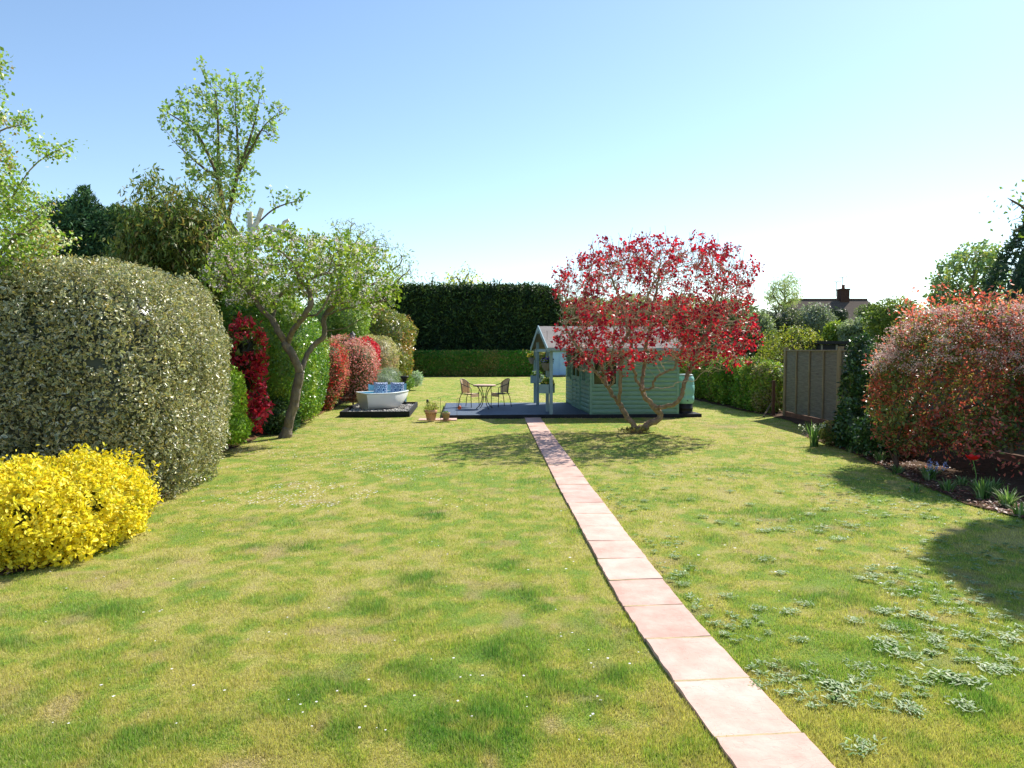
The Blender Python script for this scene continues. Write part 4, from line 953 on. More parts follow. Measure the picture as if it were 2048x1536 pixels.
bush('lavender_bush', 'grey-green lavender bush right behind the boat seat cushions', 'shrub', [E(766, 768, 25.2, 34, 26, .8, 2.2), E(742, 782, 25.0, 26, 24, .6), E(778, 752, 26, 24, 16, .6)], 7500, .07, [hx('#8a9c84'), hx('#a4b09a'), hx('#6f8468')], W=.16, flat=.2, corek=.72, seed=40, droop=-.6, thick=.3)
bush('silver_plant', 'small silvery plant clump at the far left lawn corner', 'plant', [E(833, 758, 35, 13, 15, .5)], 900, .11, [hx('#a8bca4'), hx('#c4d0bc'), hx('#7d9c78')], W=.3, flat=.2, corek=.6, seed=41, droop=-.5)
bush('green_plant', 'small green plant clump beside the silvery one', 'plant', [E(816, 766, 34, 12, 13, .5)], 800, .10, [hx('#6c9040'), hx('#86a850')], W=.3, flat=.2, corek=.6, seed=42, droop=-.5)
bush('bronze_shrub', 'bronze-tipped evergreen shrub at the end of the left border', 'shrub', [E(772, 676, 33, 56, 54, 1.9, 2.3), E(792, 722, 32, 32, 44, 1.3, 2.2), E(735, 640, 35, 48, 44, 1.6)], 15000, .12,
     [hx('#7f8c3c'), hx('#9a9a4a'), hx('#5f7434'), hx('#b08a4e')], [4, 3, 3, 1.6], mt=GLOSSY, W=.42, flat=.4, corek=.82, seed=43, rough=.16, rs=.9, gap=.2)
bush('light_green_shrub', 'light green shrub with white blossom behind the lantern post', 'shrub', [E(694, 640, 29.5, 42, 56, 1.4, 2.2), E(655, 650, 29, 34, 50, 1.2)], 9000, .085,
     [hx('#86a544'), hx('#9cb85a'), hx('#6c8c38'), hx('#d8dcb8')], [4, 4, 3, .5], W=.5, flat=.35, corek=.75, seed=44, gap=.25)
bush('dark_shrub', 'dark purplish shrub in the far left corner before the low hedge', 'shrub', [E(800, 740, 45, 22, 34, 1.2)], 2200, .14, [hx('#4a4634'), hx('#5f6a40'), hx('#7d7658')], corek=.8, seed=45)
# screen of evergreens that closes the left boundary
bush('conifer_hedge', 'dark green conifer hedge along the left boundary', 'hedge', [(np.array((-9.8, 24, 1.6)), np.array((1.6, 11, 2.2)), 4.0)], 9000, .22, [hx('#2f4526'), hx('#3d5630'), hx('#4a6438')], mt=NEEDLE, W=.3, corek=.9, seed=46, rough=.06)
bush('conifer_hedge', 'dark green boundary hedge behind the bronze shrub', 'hedge', [(np.array((-10.2, 45, 1.8)), np.array((1.6, 11, 2.6)), 4.0)], 6000, .3, [hx('#2f4526'), hx('#3d5630'), hx('#4a6438')], mt=NEEDLE, W=.3, corek=.9, seed=47, rough=.06)
# dark conifer (yew-like) behind
def conifer(name, label, peaks, n, size, cols, seed, cat='tree', trunk=.18):
    r = np.random.default_rng(seed); root = thing(name, label, cat, (peaks[0][0], peaks[0][1], 0)); parts = []; base = (peaks[0][0], peaks[0][1], 0); tm_ = MB()
    for (x, y, h, rad) in peaks:
        m = int(n / len(peaks)); t = r.random(m) ** .8; ang = r.random(m) * 6.283
        lob = .78 + .34 * vnoise(np.c_[np.cos(ang) * 2, np.sin(ang) * 2, t * h * 1.3], 1.4, seed)
        rr_ = rad * (1 - t) ** .72 * lob * (.72 + .28 * r.random(m) ** .4) + .03
        P = np.c_[x + np.cos(ang) * rr_, y + np.sin(ang) * rr_, t * h + .05]
        N = np.c_[np.cos(ang), np.sin(ang), .9 + 0 * ang]
        vd = P[:, :2] / np.linalg.norm(P[:, :2], axis=1, keepdims=True); keep = ((vd * N[:, :2]).sum(1) < .3) | (r.random(m) < .3); P, N = P[keep], N[keep]
        V, Fs, C = leaves(P, N, size * (1 + r.normal(size=len(P)) * .3).clip(.5, 1.7), .28, palette(len(P), cols, None, .15, r, P, .9, seed), 'diamond', None, .25, -.3, r=r); parts.append((V, Fs, C, 0))
        k = 16; zz = np.linspace(0, .97, 12); a = np.arange(k) * 2 * np.pi / k
        Vc = np.concatenate([np.c_[x + np.cos(a) * rad * .62 * (1 - z) ** .75, y + np.sin(a) * rad * .62 * (1 - z) ** .75, 0 * a + z * h] for z in zz]); i = np.arange(11)[:, None] * k; j = np.arange(k)[None]
        parts.append((Vc, [np.stack([i + j, i + (j + 1) % k, i + k + (j + 1) % k, i + k + j], -1).reshape(-1, 4)], np.tile(np.mean(cols, 0) * .7, (len(Vc), 1)), 0))
        tm_.tube([(x - base[0], y - base[1], -.05), (x - base[0], y - base[1], h * .9)], [trunk, trunk * .2], 8)
    tm_.build('trunk', BARK_DARK, root); V, Fs, C, M = merge(parts); np_obj('crown', V, Fs, NEEDLE, root, C, base); return root
c1 = D(168, 380, 19.5); c2 = D(120, 420, 20); c3 = D(208, 400, 20); c4 = D(250, 430, 19.6)
conifer('conifer_tree', 'dark green feathery conifer behind the variegated shrub', [(c1.x, 19.5, 6.25, 2.1), (c2.x, 20.4, 5.8, 1.9), (c3.x, 20.6, 6.0, 1.9), (c4.x, 19.8, 5.7, 1.9), (c2.x + .9, 19.0, 5.6, 1.6), (c2.x - .9, 20.5, 5.3, 1.7), (c3.x + .3, 19.2, 5.5, 1.6)], 52000, .13, [hx('#38563a'), hx('#486a44'), hx('#5a7c4e'), hx('#6c8048')], 48)
bush(None, None, None, [E(170, 500, 20, 100, 92, 1.6, 2.3), E(110, 510, 20.2, 60, 70, 1.3), E(235, 505, 20.2, 60, 80, 1.3), E(165, 640, 20, 110, 110, 1.6, 3)], 26000, .13, [hx('#38563a'), hx('#486a44'), hx('#5a7c4e'), hx('#6c8048')], mt=NEEDLE, W=.28, flat=.2, thick=.2, rough=.2, rs=.9, corek=.78, seed=49, parent=bpy.data.objects['conifer_tree'], part='lower_crown')
# loose evergreen with drooping leaves
p0 = D(355, 900, 17.5); b = (p0.x, 17.5, 0)
tree('evergreen_tree', 'olive-brown evergreen tree with drooping leaves left of the apple tree', 'tree',
     [[b, (b[0], 17.5, 1.5), (b[0] - .1, 17.5, 3.2)], [(b[0], 17.5, 1.5), L3(300, 520, 17.3), L3(290, 420, 17.3)], [(b[0], 17.5, 1.5), L3(420, 520, 17.6), L3(440, 440, 17.5)]],
     [E(362, 475, 17.5, 106, 88, 1.6, 2.2), E(300, 385, 17.3, 30, 52, .6), E(420, 520, 17.3, 60, 100, 1.2), E(300, 560, 17.8, 90, 100, 1.3), E(395, 420, 17.4, 60, 50, .9)], natt=1700, step=.16, dinf=1.0, dkill=.22, tip=.006, trunk_r=.13, bark=BARK_DARK, up=.0,
     leaf=dict(n=20, size=.16, cols=[hx('#6c7c3a'), hx('#80884a'), hx('#54703a'), hx('#92804a'), hx('#9ea05c')], wts=[4, 3, 5, 1.4, 1.5], W=.26, spread=.15, droop=1.0, flat=.1, desc=2.2, mt=LEAF, cap=80000), seed=50)
bush(None, None, None, [E(350, 490, 17.6, 100, 80, 1.2), E(330, 590, 17.8, 104, 110, 1.2), E(420, 560, 17.6, 60, 90, 1.0)], 14000, .15, [hx('#5c6a30'), hx('#6f7434'), hx('#48582c'), hx('#82824a')], W=.28, flat=.15, droop=1.0, thick=.4, corek=.6, seed=150, gap=.3, gs=1.2, rough=.15, parent=bpy.data.objects['evergreen_tree'], part='inner_foliage')
# tall pollarded tree with pale cut limbs
tp = D(505, 700, 21.5)
tree('tall_tree', 'tall airy tree with fresh pale leaves and sawn-off pale limbs', 'tree',
     [[(tp.x, 21.5, 0), (tp.x + .05, 21.5, 2.5), L3(498, 520, 21.5), L3(492, 430, 21.5)],
      [L3(498, 500, 21.5), L3(455, 440, 21.3), L3(438, 360, 21.2), L3(436, 250, 21.2), L3(430, 180, 21.2)],
      [L3(455, 440, 21.3), L3(475, 350, 21.2), L3(505, 260, 21.2), L3(520, 190, 21.3)],
      [L3(438, 360, 21.2), L3(395, 270, 21.4), L3(335, 225, 21.6)],
      [L3(455, 440, 21.3), L3(475, 330, 21.0), L3(470, 200, 21.0)],
      [L3(475, 350, 21.2), L3(530, 250, 21.4), L3(570, 225, 21.4)],
      [L3(438, 360, 21.2), L3(400, 330, 21.2), L3(365, 300, 21.2), L3(345, 280, 21.2)],
      [L3(495, 470, 21.5), L3(545, 420, 21.2), L3(600, 400, 21.2)]],
     [E(440, 270, 21.2, 72, 105, 1.3, 2.2), E(430, 165, 21.2, 30, 34, .5), E(500, 190, 21.2, 40, 42, .6), E(365, 250, 21.4, 46, 52, .7), E(545, 250, 21.3, 34, 40, .5), E(440, 350, 21.2, 80, 46, 1.1), E(560, 400, 21.2, 44, 30, .4), E(470, 400, 21.3, 50, 40, .7)],
     natt=430, step=.17, dinf=1.3, dkill=.26, tip=.007, trunk_r=.11, bark=BARK_DARK, up=.3, thick=10, thr=.03, shoots=(4.6, 200, .4),
     leaf=dict(n=5, size=.115, cols=[hx('#8cab5c'), hx('#a4bc70'), hx('#74984e'), hx('#b4bf88')], W=.6, spread=.06, flat=.25, desc=1.2, cap=16000), seed=51)
m = MB()
for a, b_, r0, r1 in ((L3(497, 560, 21.4), L3(500, 425, 21.4), .10, .085), (L3(500, 470, 21.35), L3(524, 416, 21.3), .09, .07), (L3(512, 500, 21.3), L3(516, 452, 21.2), .06, .05)):
    m.tube([a, tuple(Vector(a).lerp(Vector(b_), .5) + Vector((.05, 0, .02))), b_], [r0, (r0 + r1) / 2 * .95, r1], 10)
bb_ = m.build('cut_limb', BARK_PALE, None, base=(tp.x, 21.5, 0)); par = [o for o in bpy.data.objects if o.name.startswith('tall_tree')][0]; bb_.parent = par; bb_.location = (0, 0, 0)
dl = [L3(530, 453, 21.0), L3(560, 462, 20.8), L3(590, 474, 20.6), L3(640, 500, 20.4)]
m = MB(); m.tube(catmull(dl, .1), [.09 - .03 * i / len(catmull(dl, .1)) for i in range(len(catmull(dl, .1)))], 9); m.tube([L3(561, 462, 20.8), L3(568, 444, 20.7), L3(578, 440, 20.7)], [.05, .045, .05], 8); m.tube([L3(556, 462, 20.8), L3(560, 474, 20.8), L3(566, 484, 20.8)], [.05, .04, .03], 8)
bb_ = m.build('cut_limb', BARK_PALE, None, base=(tp.x, 21.5, 0)); bb_.parent = par; bb_.location = (0, 0, 0)
# hawthorn at the left edge
tree('hawthorn_tree', 'hawthorn with small bright leaves and white blossom reaching in from the left edge', 'tree',
     [[(-7.9, 9.6, 0), (-7.8, 9.5, 1.4), (-7.3, 9.2, 2.8), (-7.0, 9.0, 4.0), (-6.9, 8.9, 5.4)],
      [(-7.3, 9.2, 2.8), L3(0, 430, 9.0), L3(60, 340, 8.9), L3(105, 305, 8.9), L3(145, 290, 8.9)],
      [(-7.0, 9.0, 3.6), L3(-20, 280, 9), L3(40, 250, 9)], [(-6.9, 8.9, 4.6), L3(-40, 150, 9), L3(8, 120, 9)], [(-7.3, 9.2, 2.4), L3(40, 470, 8.8), L3(110, 470, 8.8), L3(140, 485, 8.8)], [L3(40, 470, 8.8), L3(90, 420, 8.8), L3(125, 388, 8.8)]],
     [E(-40, 470, 8.9, 112, 100, .9, 2.3), E(-70, 330, 9.0, 84, 70, .8), E(20, 405, 8.8, 58, 44, .5), E(100, 300, 8.9, 42, 22, .3), E(22, 240, 9, 36, 22, .3), E(-10, 215, 9, 30, 30, .3), E(115, 478, 8.8, 40, 16, .3), E(-25, 150, 9, 34, 60, .3), E(-20, 565, 8.8, 50, 40, .5), E(30, 500, 8.7, 60, 50, .5)],
     natt=1900, step=.07, dinf=.6, dkill=.10, tip=.0028, trunk_r=.06, up=.03, iters=110,
     leaf=dict(n=13, size=.042, cols=[hx('#8ba83e'), hx('#a3bc4c'), hx('#6f9034'), hx('#dfe3cc'), hx('#b5a060')], wts=[5, 4, 3, 2.0, .6], W=.75, spread=.06, flat=.3, desc=2.4, cap=90000, cs=2.5), seed=52)
# apple tree: hand-laid limbs read from the photograph, then grown
d0 = G(570, 876).y
ap = lambda x, y, dd=0: L3(x, y, d0 + dd)
al = [[(G(570, 876).x, d0, -.02), ap(578, 845), ap(589, 805), ap(595, 770), ap(600, 745)],
      [ap(600, 745), ap(588, 715, -.1), ap(572, 690, -.1), ap(558, 665, -.2), ap(545, 640, -.2), ap(520, 615, -.3), ap(500, 585, -.4), ap(470, 560, -.5)],
      [ap(574, 690), ap(585, 662, -.3), ap(602, 640, -.5), ap(618, 618, -.6), ap(622, 600, -.6), ap(616, 575, -.5), ap(618, 560, -.5), ap(640, 550, -.4), ap(668, 545, -.3)],
      [ap(600, 748), ap(612, 715, .2), ap(628, 690, .3), ap(648, 672, .3), ap(648, 650, .3), ap(650, 632, .3), ap(668, 612, .4), ap(700, 604, .5), ap(740, 606, .6), ap(780, 598, .7), ap(800, 590, .7)],
      [ap(545, 640), ap(548, 620, .2), ap(553, 600, .3), ap(575, 578, .4), ap(600, 562, .5)], [ap(602, 640), ap(588, 628, -.8), ap(570, 615, -1.1)], [ap(606, 632), ap(636, 628, -.9), ap(650, 608, -1.1), ap(665, 585, -1.2), ap(690, 575, -1.3)],
      [ap(668, 612), ap(690, 590, .9), ap(715, 572, 1.2), ap(735, 540, 1.3)], [ap(650, 632), ap(680, 620, -.3), ap(712, 616, -.6), ap(735, 630, -.7)], [ap(616, 575), ap(600, 560, -.9), ap(590, 530, -1.2)], [ap(500, 585), ap(480, 600, .4), ap(455, 590, .7)],
      [ap(655, 662, .3), ap(690, 655, .2), ap(720, 640, .1), ap(745, 632, 0)]]
root_a, Na, Pa, Ra = tree('apple_tree', 'gnarled apple tree in pale pink blossom on the left of the lawn', 'tree', al,
     [E(600, 512, d0, 160, 46, 1.9, 2.3), E(490, 560, d0 - .3, 74, 60, 1.3), E(700, 545, d0 + .4, 92, 62, 1.5), E(610, 560, d0, 120, 40, 1.7), E(770, 598, d0 + .6, 34, 22, .6), E(460, 520, d0, 40, 50, .9), E(700, 500, d0 + .2, 70, 32, .9), E(530, 500, d0, 84, 34, 1.2)],
     natt=1700, step=.11, dinf=.8, dkill=.19, tip=.0034, trunk_r=.105, bark=BARK_GREY, up=.03, hollow=.35, skel_step=.07, thick=10, thr=.02, wob=.008,
     leaf=dict(n=9, size=.085, cols=[hx('#86a038'), hx('#9eb046'), hx('#64822c'), hx('#b8c464')], wts=[4, 3, 3.4, 1.5], W=.58, spread=.075, flat=.3, desc=1.7, cap=62000), seed=53, iters=70)
rb = np.random.default_rng(77); tips = np.where(Ra < .0036)[0]; tips = tips[Na[tips][:, 2] > 2.5]; tips = rb.permutation(tips)[:420]
Q = np.repeat(Na[tips], 17, 0) + rb.normal(size=(len(tips) * 17, 3)) * .034
V, Fs, C = leaves(Q, unit(rb.normal(size=Q.shape)) + [0, -.3, .5], .036, .9, palette(len(Q), [hx('#f6eaec'), hx('#f0d4dc'), hx('#faf4f2'), hx('#e4b8c6')], [4, 2, 5, .7], .06, rb), 'diamond', r=rb)
np_obj('blossom', V, Fs, PETAL, root_a, C, tuple(root_a.location))

# ================================================================== SMOKE BUSH TREE
dc = G(1272, 866).y
cp = lambda x, y, dd=0: L3(x, y, dc + dd)
cl = [[(G(1272, 866).x, dc, -.03), cp(1266, 852), cp(1254, 832), cp(1240, 812), cp(1228, 795, -.1), cp(1218, 775, -.2), cp(1205, 762, -.3), cp(1196, 750, -.4), cp(1185, 735, -.5)],
      [cp(1270, 862), cp(1284, 858, .1), cp(1300, 848, .2), cp(1318, 838, .3), cp(1320, 828, .3), cp(1308, 812, .3), cp(1290, 795, .3), cp(1282, 778, .2), cp(1272, 755, .1), cp(1266, 735), cp(1268, 715)],
      [cp(1310, 815, .3), cp(1335, 812, .1), cp(1358, 802, -.1), cp(1366, 780, -.1), cp(1370, 762, -.1), cp(1378, 745, 0), cp(1395, 735, .1), cp(1420, 722, .2)],
      [cp(1238, 808), cp(1240, 780, -.4), cp(1242, 745, -.5), cp(1243, 715, -.5), cp(1240, 690, -.5)], [cp(1290, 795, .3), cp(1284, 770, .6), cp(1288, 740, .8), cp(1290, 700, .9), cp(1300, 660, .9)],
      [cp(1286, 782, .2), cp(1302, 777, -.4), cp(1340, 776, -.6), cp(1356, 765, -.6), cp(1385, 762, -.6)], [cp(1306, 777, -.4), cp(1312, 755, -.6), cp(1335, 742, -.7), cp(1350, 735, -.8), cp(1352, 715, -.8)],
      [cp(1218, 775, -.2), cp(1228, 760, -.6), cp(1222, 735, -.8), cp(1225, 700, -.9)], [cp(1240, 812), cp(1225, 790, .4), cp(1215, 770, .7), cp(1200, 720, .9), cp(1180, 680, 1.0), cp(1160, 640, 1.0)],
      [cp(1268, 715), cp(1262, 680), cp(1250, 640), cp(1240, 600), cp(1225, 560)], [cp(1300, 660, .9), cp(1310, 600, .8), cp(1320, 540, .7)], [cp(1378, 745), cp(1398, 700), cp(1420, 650), cp(1430, 600, -.1)], [cp(1185, 735, -.5), cp(1160, 700, -.5), cp(1135, 660, -.4), cp(1125, 620, -.3)], [cp(1240, 690, -.5), cp(1275, 640, -.4), cp(1300, 580, -.3)]]
root_c, Nc, Pc, Rc = tree('smoke_bush', 'spreading many-stemmed smoke bush with crimson leaf clusters before the summerhouse', 'tree', cl,
     [E(1306, 592, dc, 196, 92, 2.2, 2.4), E(1308, 668, dc, 206, 60, 2.1, 2.4), E(1200, 715, dc - .3, 84, 42, 1.0), E(1425, 712, dc - .1, 74, 38, .9), E(1345, 535, dc, 128, 36, 1.4)],
     natt=8500, step=.09, dinf=.7, dkill=.115, tip=.0036, trunk_r=.09, bark2=mat('brown_bark', hx('#8f7c64'), .88, .12, var=.35, vscale=12, bump=.8, bscale=50), bark=mat('tan_bark', hx('#b5a388'), .85, .15, var=.3, vscale=14, bump=.6, bscale=60), up=.03, hollow=.25, skel_step=.06, thick=10, thr=.014, wob=.012, iters=80, jit=.3,
     shoots=(2.4, 1300, .48), leaf=dict(n=11, size=.074, cols=[hx('#a82038'), hx('#c4303e'), hx('#8e1c38'), hx('#cf4a4a'), hx('#6e1a2c')], wts=[4, 4, 3, 1.5, 1.5], W=.66, spread=.042, flat=.3, tips=True, cap=70000, mt=REDLEAF, keep=.29), seed=54)
bush('dry_tuft', 'little tuft of dry and green weeds around the smoke bush foot', 'plant', [(np.array((G(1272, 868).x, dc - .05, .0)), np.array((.42, .25, .10)), 2.0)], 420, .09, [hx('#8f8a4c'), hx('#6c8038'), hx('#a08a60')], W=.2, corek=0, seed=55, flat=.1, droop=-.6)

# ================================================================== END OF THE GARDEN
tx0, tx1 = D(745, 600, 58).x, D(1122, 600, 58).x
bush('conifer_hedge', 'very tall clipped dark conifer hedge across the end of the garden', 'hedge', [(np.array(((tx0 + tx1) / 2, 58, 2.9)), np.array(((tx1 - tx0) / 2, 1.4, 4.12)), 9.0)], 30000, .34,
     [hx('#2a4027'), hx('#36502c'), hx('#243a26'), hx('#4a5c30')], mt=NEEDLE, W=.3, flat=.3, corek=.94, seed=60, thick=.06, rough=.022, rs=.7, corecol=hx('#1f2f1c'), extra=[sprigs([(np.array(((tx0 + tx1) / 2, 58, 2.9)), np.array(((tx1 - tx0) / 2, 1.4, 4.12)), 9.0)], 900, .35, 60, .3, [hx('#36502c'), hx('#4a6434'), hx('#5c7038')], .3, 8, 'diamond', None, .1)])
lx0, lx1 = D(818, 720, 54).x, D(1104, 720, 54).x
bush('low_hedge', 'low clipped mixed green and brown hedge in front of the tall conifer hedge', 'hedge', [(np.array(((lx0 + lx1) / 2, 54.2, .85)), np.array(((lx1 - lx0) / 2, .75, 1.02)), 9.0)], 17000, .15,
     [hx('#4f8a2e'), hx('#6f9c3a'), hx('#a09850'), hx('#ac9c5c'), hx('#5a9a32')], mt=LEAF, W=.45, flat=.35, corek=.92, seed=61, thick=.12, rough=.03, rs=.6, cs=.33, jit=.22)
# light blue shed at the far end
bx_, bx1 = D(1104, 745, 53).x, D(1150, 745, 53).x; bl = thing('garden_shed', 'pale blue painted shed at the far end beyond the porch', 'shed', ((bx_ + bx1) / 2, 53, 0)); hw = (bx1 - bx_) / 2
BLUEP = mat('blue_paint', hx('#9fc0e4'), .6, .3, var=.06, vscale=3)
m = MB(); m.box(-hw, hw, 0, 2.2, .12, 1.86); m.build('wall', BLUEP, bl); m = MB(); m.box(-hw - .05, hw + .05, -.05, 2.25, 0, .118); m.build('base', mat('stone_base', hx('#8c8478'), .9, var=.3), bl)
for k in (0, 1): m = MB(); m.box(-.3 + k * .52, .2 + k * .52, -.035, -.004, .16, 1.72); m.build('door', BLUEP, bl, .008)
m = MB(); m.prism([(-.15, 1.87), (2.35, 1.87), (2.35, 1.93), (1.1, 2.3), (-.15, 1.93)], -hw - .12, hw + .12, MT); m.build('roof', FELT, bl)

# distant trees over the hedge
def far_tree(name, label, px, d, top_py, lumps, size, cols, seed, n=4, natt=500, step=.5, tip=.02, tr=.25, W=.5, cap=9000, bark=None, spread=.3, mt=None, droop=0, group=None, up=.1, desc=1.8, lean=0):
    x = D(px, 700, d).x
    c0 = lumps[0][0]
    return tree(name, label, 'tree', [[(x, d, 0), (x, d, c0[2] * .5), (x + lean, d, c0[2] * .9)]], lumps, natt=natt, step=step, dinf=step * 7, dkill=step * 1.4, tip=tip, trunk_r=tr, bark=bark or BARK_DARK, up=up, skel_step=step, thick=6, thr=tip * 3,
                leaf=dict(n=n, size=size, cols=cols, W=W, spread=spread, flat=.3, desc=desc, cap=cap, mt=mt or LEAF, droop=droop), seed=seed, iters=60, group=group)
GG = [hx('#98a67c'), hx('#aab58c'), hx('#849468')]
far_tree('willow_tree', 'wispy grey-green willow rising behind the apple tree and tall hedge', 715, 66, 430, [E(715, 540, 66, 92, 92, 4.5, 2.1), E(768, 555, 66, 70, 72, 4), E(690, 480, 66, 44, 44, 2.5), E(660, 590, 66, 60, 70, 4)], .30, GG, 70, n=12, natt=1300, step=.55, W=.25, cap=30000, tip=.022, tr=.35, spread=.35, droop=.5)
far_tree('distant_tree', 'thin grey treetop above the hedge left of the yellow-leaved one', 865, 70, 545, [E(866, 570, 70, 24, 28, 1.5)], .24, GG, 71, natt=160, n=2, cap=700)
far_tree('distant_tree', 'pale yellow-leaved treetop showing above the tall hedge', 930, 70, 535, [E(930, 572, 70, 44, 28, 2.2), E(932, 548, 70, 16, 18, 1), E(900, 575, 70, 24, 14, 1.2)], .28, [hx('#c8c868'), hx('#b4bc60'), hx('#dcd890')], 72, natt=340, n=10, cap=6000)
far_tree('bare_tree', 'bare twiggy treetop above the right end of the tall hedge', 1070, 70, 555, [E(1070, 582, 70, 30, 26, 1.8)], .14, [hx('#b0a898')], 73, natt=420, step=.35, n=1, cap=500, tip=.016, bark=BARK_GREY)
OL = [hx('#7f8c50'), hx('#94a060'), hx('#6c7c44'), hx('#a5a068')]
for i, (px, py, w_, h_, d, cols, lab) in enumerate(((1165, 640, 62, 46, 62, OL, 'olive green treetop seen through the left of the smoke bush'), (1262, 634, 66, 40, 66, [hx('#8c9860'), hx('#a4a874')], 'greyish treetop seen through the middle of the smoke bush'), (1360, 632, 66, 36, 64, OL, 'olive treetop seen through the right of the smoke bush'),
        (1450, 640, 62, 44, 58, [hx('#6d7f52'), hx('#82925e'), hx('#5a6c46')], 'dark olive treetop at the right rim of the smoke bush'))):
    bush('background_shrub', lab, 'shrub', [E(px, py, d, w_, h_, 2.5, 2.3), E(px, 700, d, w_ * 1.05, 50, 2.5, 3)], 5200, .30, cols, W=.5, flat=.35, corek=.74, seed=80 + i, rough=.22, rs=.35, gap=.3, gs=.8, thick=.3, group='background trees beyond the smoke bush')

# ================================================================== RIGHT SIDE
def seg_lumps(pts, h, th, p=3.5): return [(np.array((x, y, h_ / 2 - .05)), np.array((th, dy, h_ / 2 + .05)), p) for x, y, dy, h_ in pts]
bush('green_hedge', 'leafy green and bronze hedge running from the summerhouse to the fence', 'hedge', seg_lumps([(7.75, 30, 2.6, 1.7), (7.9, 26.2, 2.2, 1.72), (8.05, 23.2, 1.6, 1.55)], 0, .62, 3.2), 21000, .10,
     [hx('#5a8430'), hx('#7c9c38'), hx('#9cae4a'), hx('#8c7a54'), hx('#4a6c2c')], [4, 4, 3, 1.6, 2], W=.45, flat=.35, corek=.84, seed=90, rough=.22, rs=1.6, gap=.26, gs=2.5, cs=1.1)
bush('bushy_shrub', 'rough bronze and green shrub between the hedge and the fence panel', 'shrub', [E(1530, 776, 22.2, 26, 52, .6, 2.5), E(1512, 760, 23, 26, 44, .6)], 5200, .085, [hx('#8fa844'), hx('#a89a78'), hx('#6c8a38'), hx('#b0b458')], W=.42, corek=.74, seed=91, gap=.28, gs=3, rough=.2, rs=2)
tree('maple_tree', 'low domed yellow-green maple behind the fence panel', 'tree', [[(D(1585, 700, 26).x, 26, 0), (D(1585, 700, 26).x, 26, .9), (D(1580, 700, 26).x + .1, 26, 1.6)]],
     [E(1582, 705, 26, 66, 56, 1.2, 2.2), E(1545, 725, 26, 36, 36, .8), E(1600, 680, 26, 40, 32, .8)], natt=900, step=.12, dinf=.8, dkill=.17, tip=.005, trunk_r=.08, bark=BARK_DARK, up=0,
     leaf=dict(n=8, size=.10, cols=[hx('#a3a83a'), hx('#8c9a34'), hx('#b8b048'), hx('#738830')], wts=[4, 4, 2, 2], W=.36, spread=.07, flat=.5, desc=2.2, cap=21000, upn=1.5, droop=.3), seed=92)
BG = [((1515, 665, 34, 40, 33, ['#7f8f6c', '#95a27c'], 'grey-green shrub just right of the smoke bush')), ((1560, 660, 44, 46, 36, ['#5a6448', '#7a8468', '#3f4c34'], 'dark shrub with shining leaves under the feathery tree')),
      ((1628, 650, 46, 44, 38, ['#7c8a70', '#a0a898', '#5c6a50'], 'silvery-leaved bush left below the bungalow roof')), ((1672, 680, 30, 36, 34, ['#8fa440', '#a4b04c', '#6f8a38'], 'yellow-green bush in front of the bungalow')),
      ((1716, 672, 40, 38, 33, ['#8c9c7c', '#a8b494', '#72845e'], 'grey-green bush right below the bungalow roof')), ((1792, 650, 56, 50, 30, ['#74883c', '#8c9a48', '#5c7434'], 'rounded olive bush behind the pink photinia')),
      ((1496, 690, 26, 34, 30, ['#4c5c3c', '#6c8048'], 'shaded green shrub behind the hedge top')), ((1740, 640, 30, 34, 40, ['#5c6c44', '#788858'], 'green bush at the right end of the bungalow roof'))]
for i, (px, py, w_, h_, d, cols, lab) in enumerate(BG):
    bush('background_shrub', lab, 'shrub', [E(px, py, d, w_, h_, w_ * d / F * .9, 2.1), E(px + 6, 706, d, w_ * .9, 44, 1.0, 2.6)], 5200, .13, [hx(q) for q in cols], W=.45, flat=.35, corek=.72, seed=100 + i, rough=.26, rs=.8, gap=.3, gs=1.6, thick=.35, group='background shrubs beyond the right fence')
bush('dark_shrub', 'small dark conifer in front of the bungalow roof', 'shrub', [E(1676, 632, 46, 18, 16, .7), E(1676, 680, 46, 16, 60, .6, 2.6)], 900, .2, [hx('#2c3c2c'), hx('#3c4c34')], mt=NEEDLE, W=.3, corek=.8, seed=110)
far_tree('feathery_tree', 'light feathery tree standing left of the bungalow', 1567, 44, 550, [E(1564, 592, 44, 34, 30, 1.1), E(1580, 566, 44, 20, 18, .6), E(1552, 575, 44, 16, 16, .6)], .17, [hx('#a8b878'), hx('#98ac68'), hx('#bcc490')], 111, natt=520, step=.2, n=22, W=.22, cap=14000, tip=.012, tr=.12, spread=.16)
bush('distant_hedge', 'long distant line of trees on the far right horizon', 'trees', [(np.array((46, 95, 2)), np.array((34, 4, 4.6)), 3.0)], 6000, .6, [hx('#7c8c60'), hx('#93a074'), hx('#68784e')], corek=.8, seed=112, rough=.2, rs=.15, part=None)
bush('distant_hedge', 'long distant line of trees beyond the left boundary', 'trees', [(np.array((-50, 95, 2)), np.array((34, 4, 5.0)), 3.0)], 6000, .6, [hx('#6c8050'), hx('#839468'), hx('#586c44')], corek=.8, seed=113, rough=.2, rs=.15)
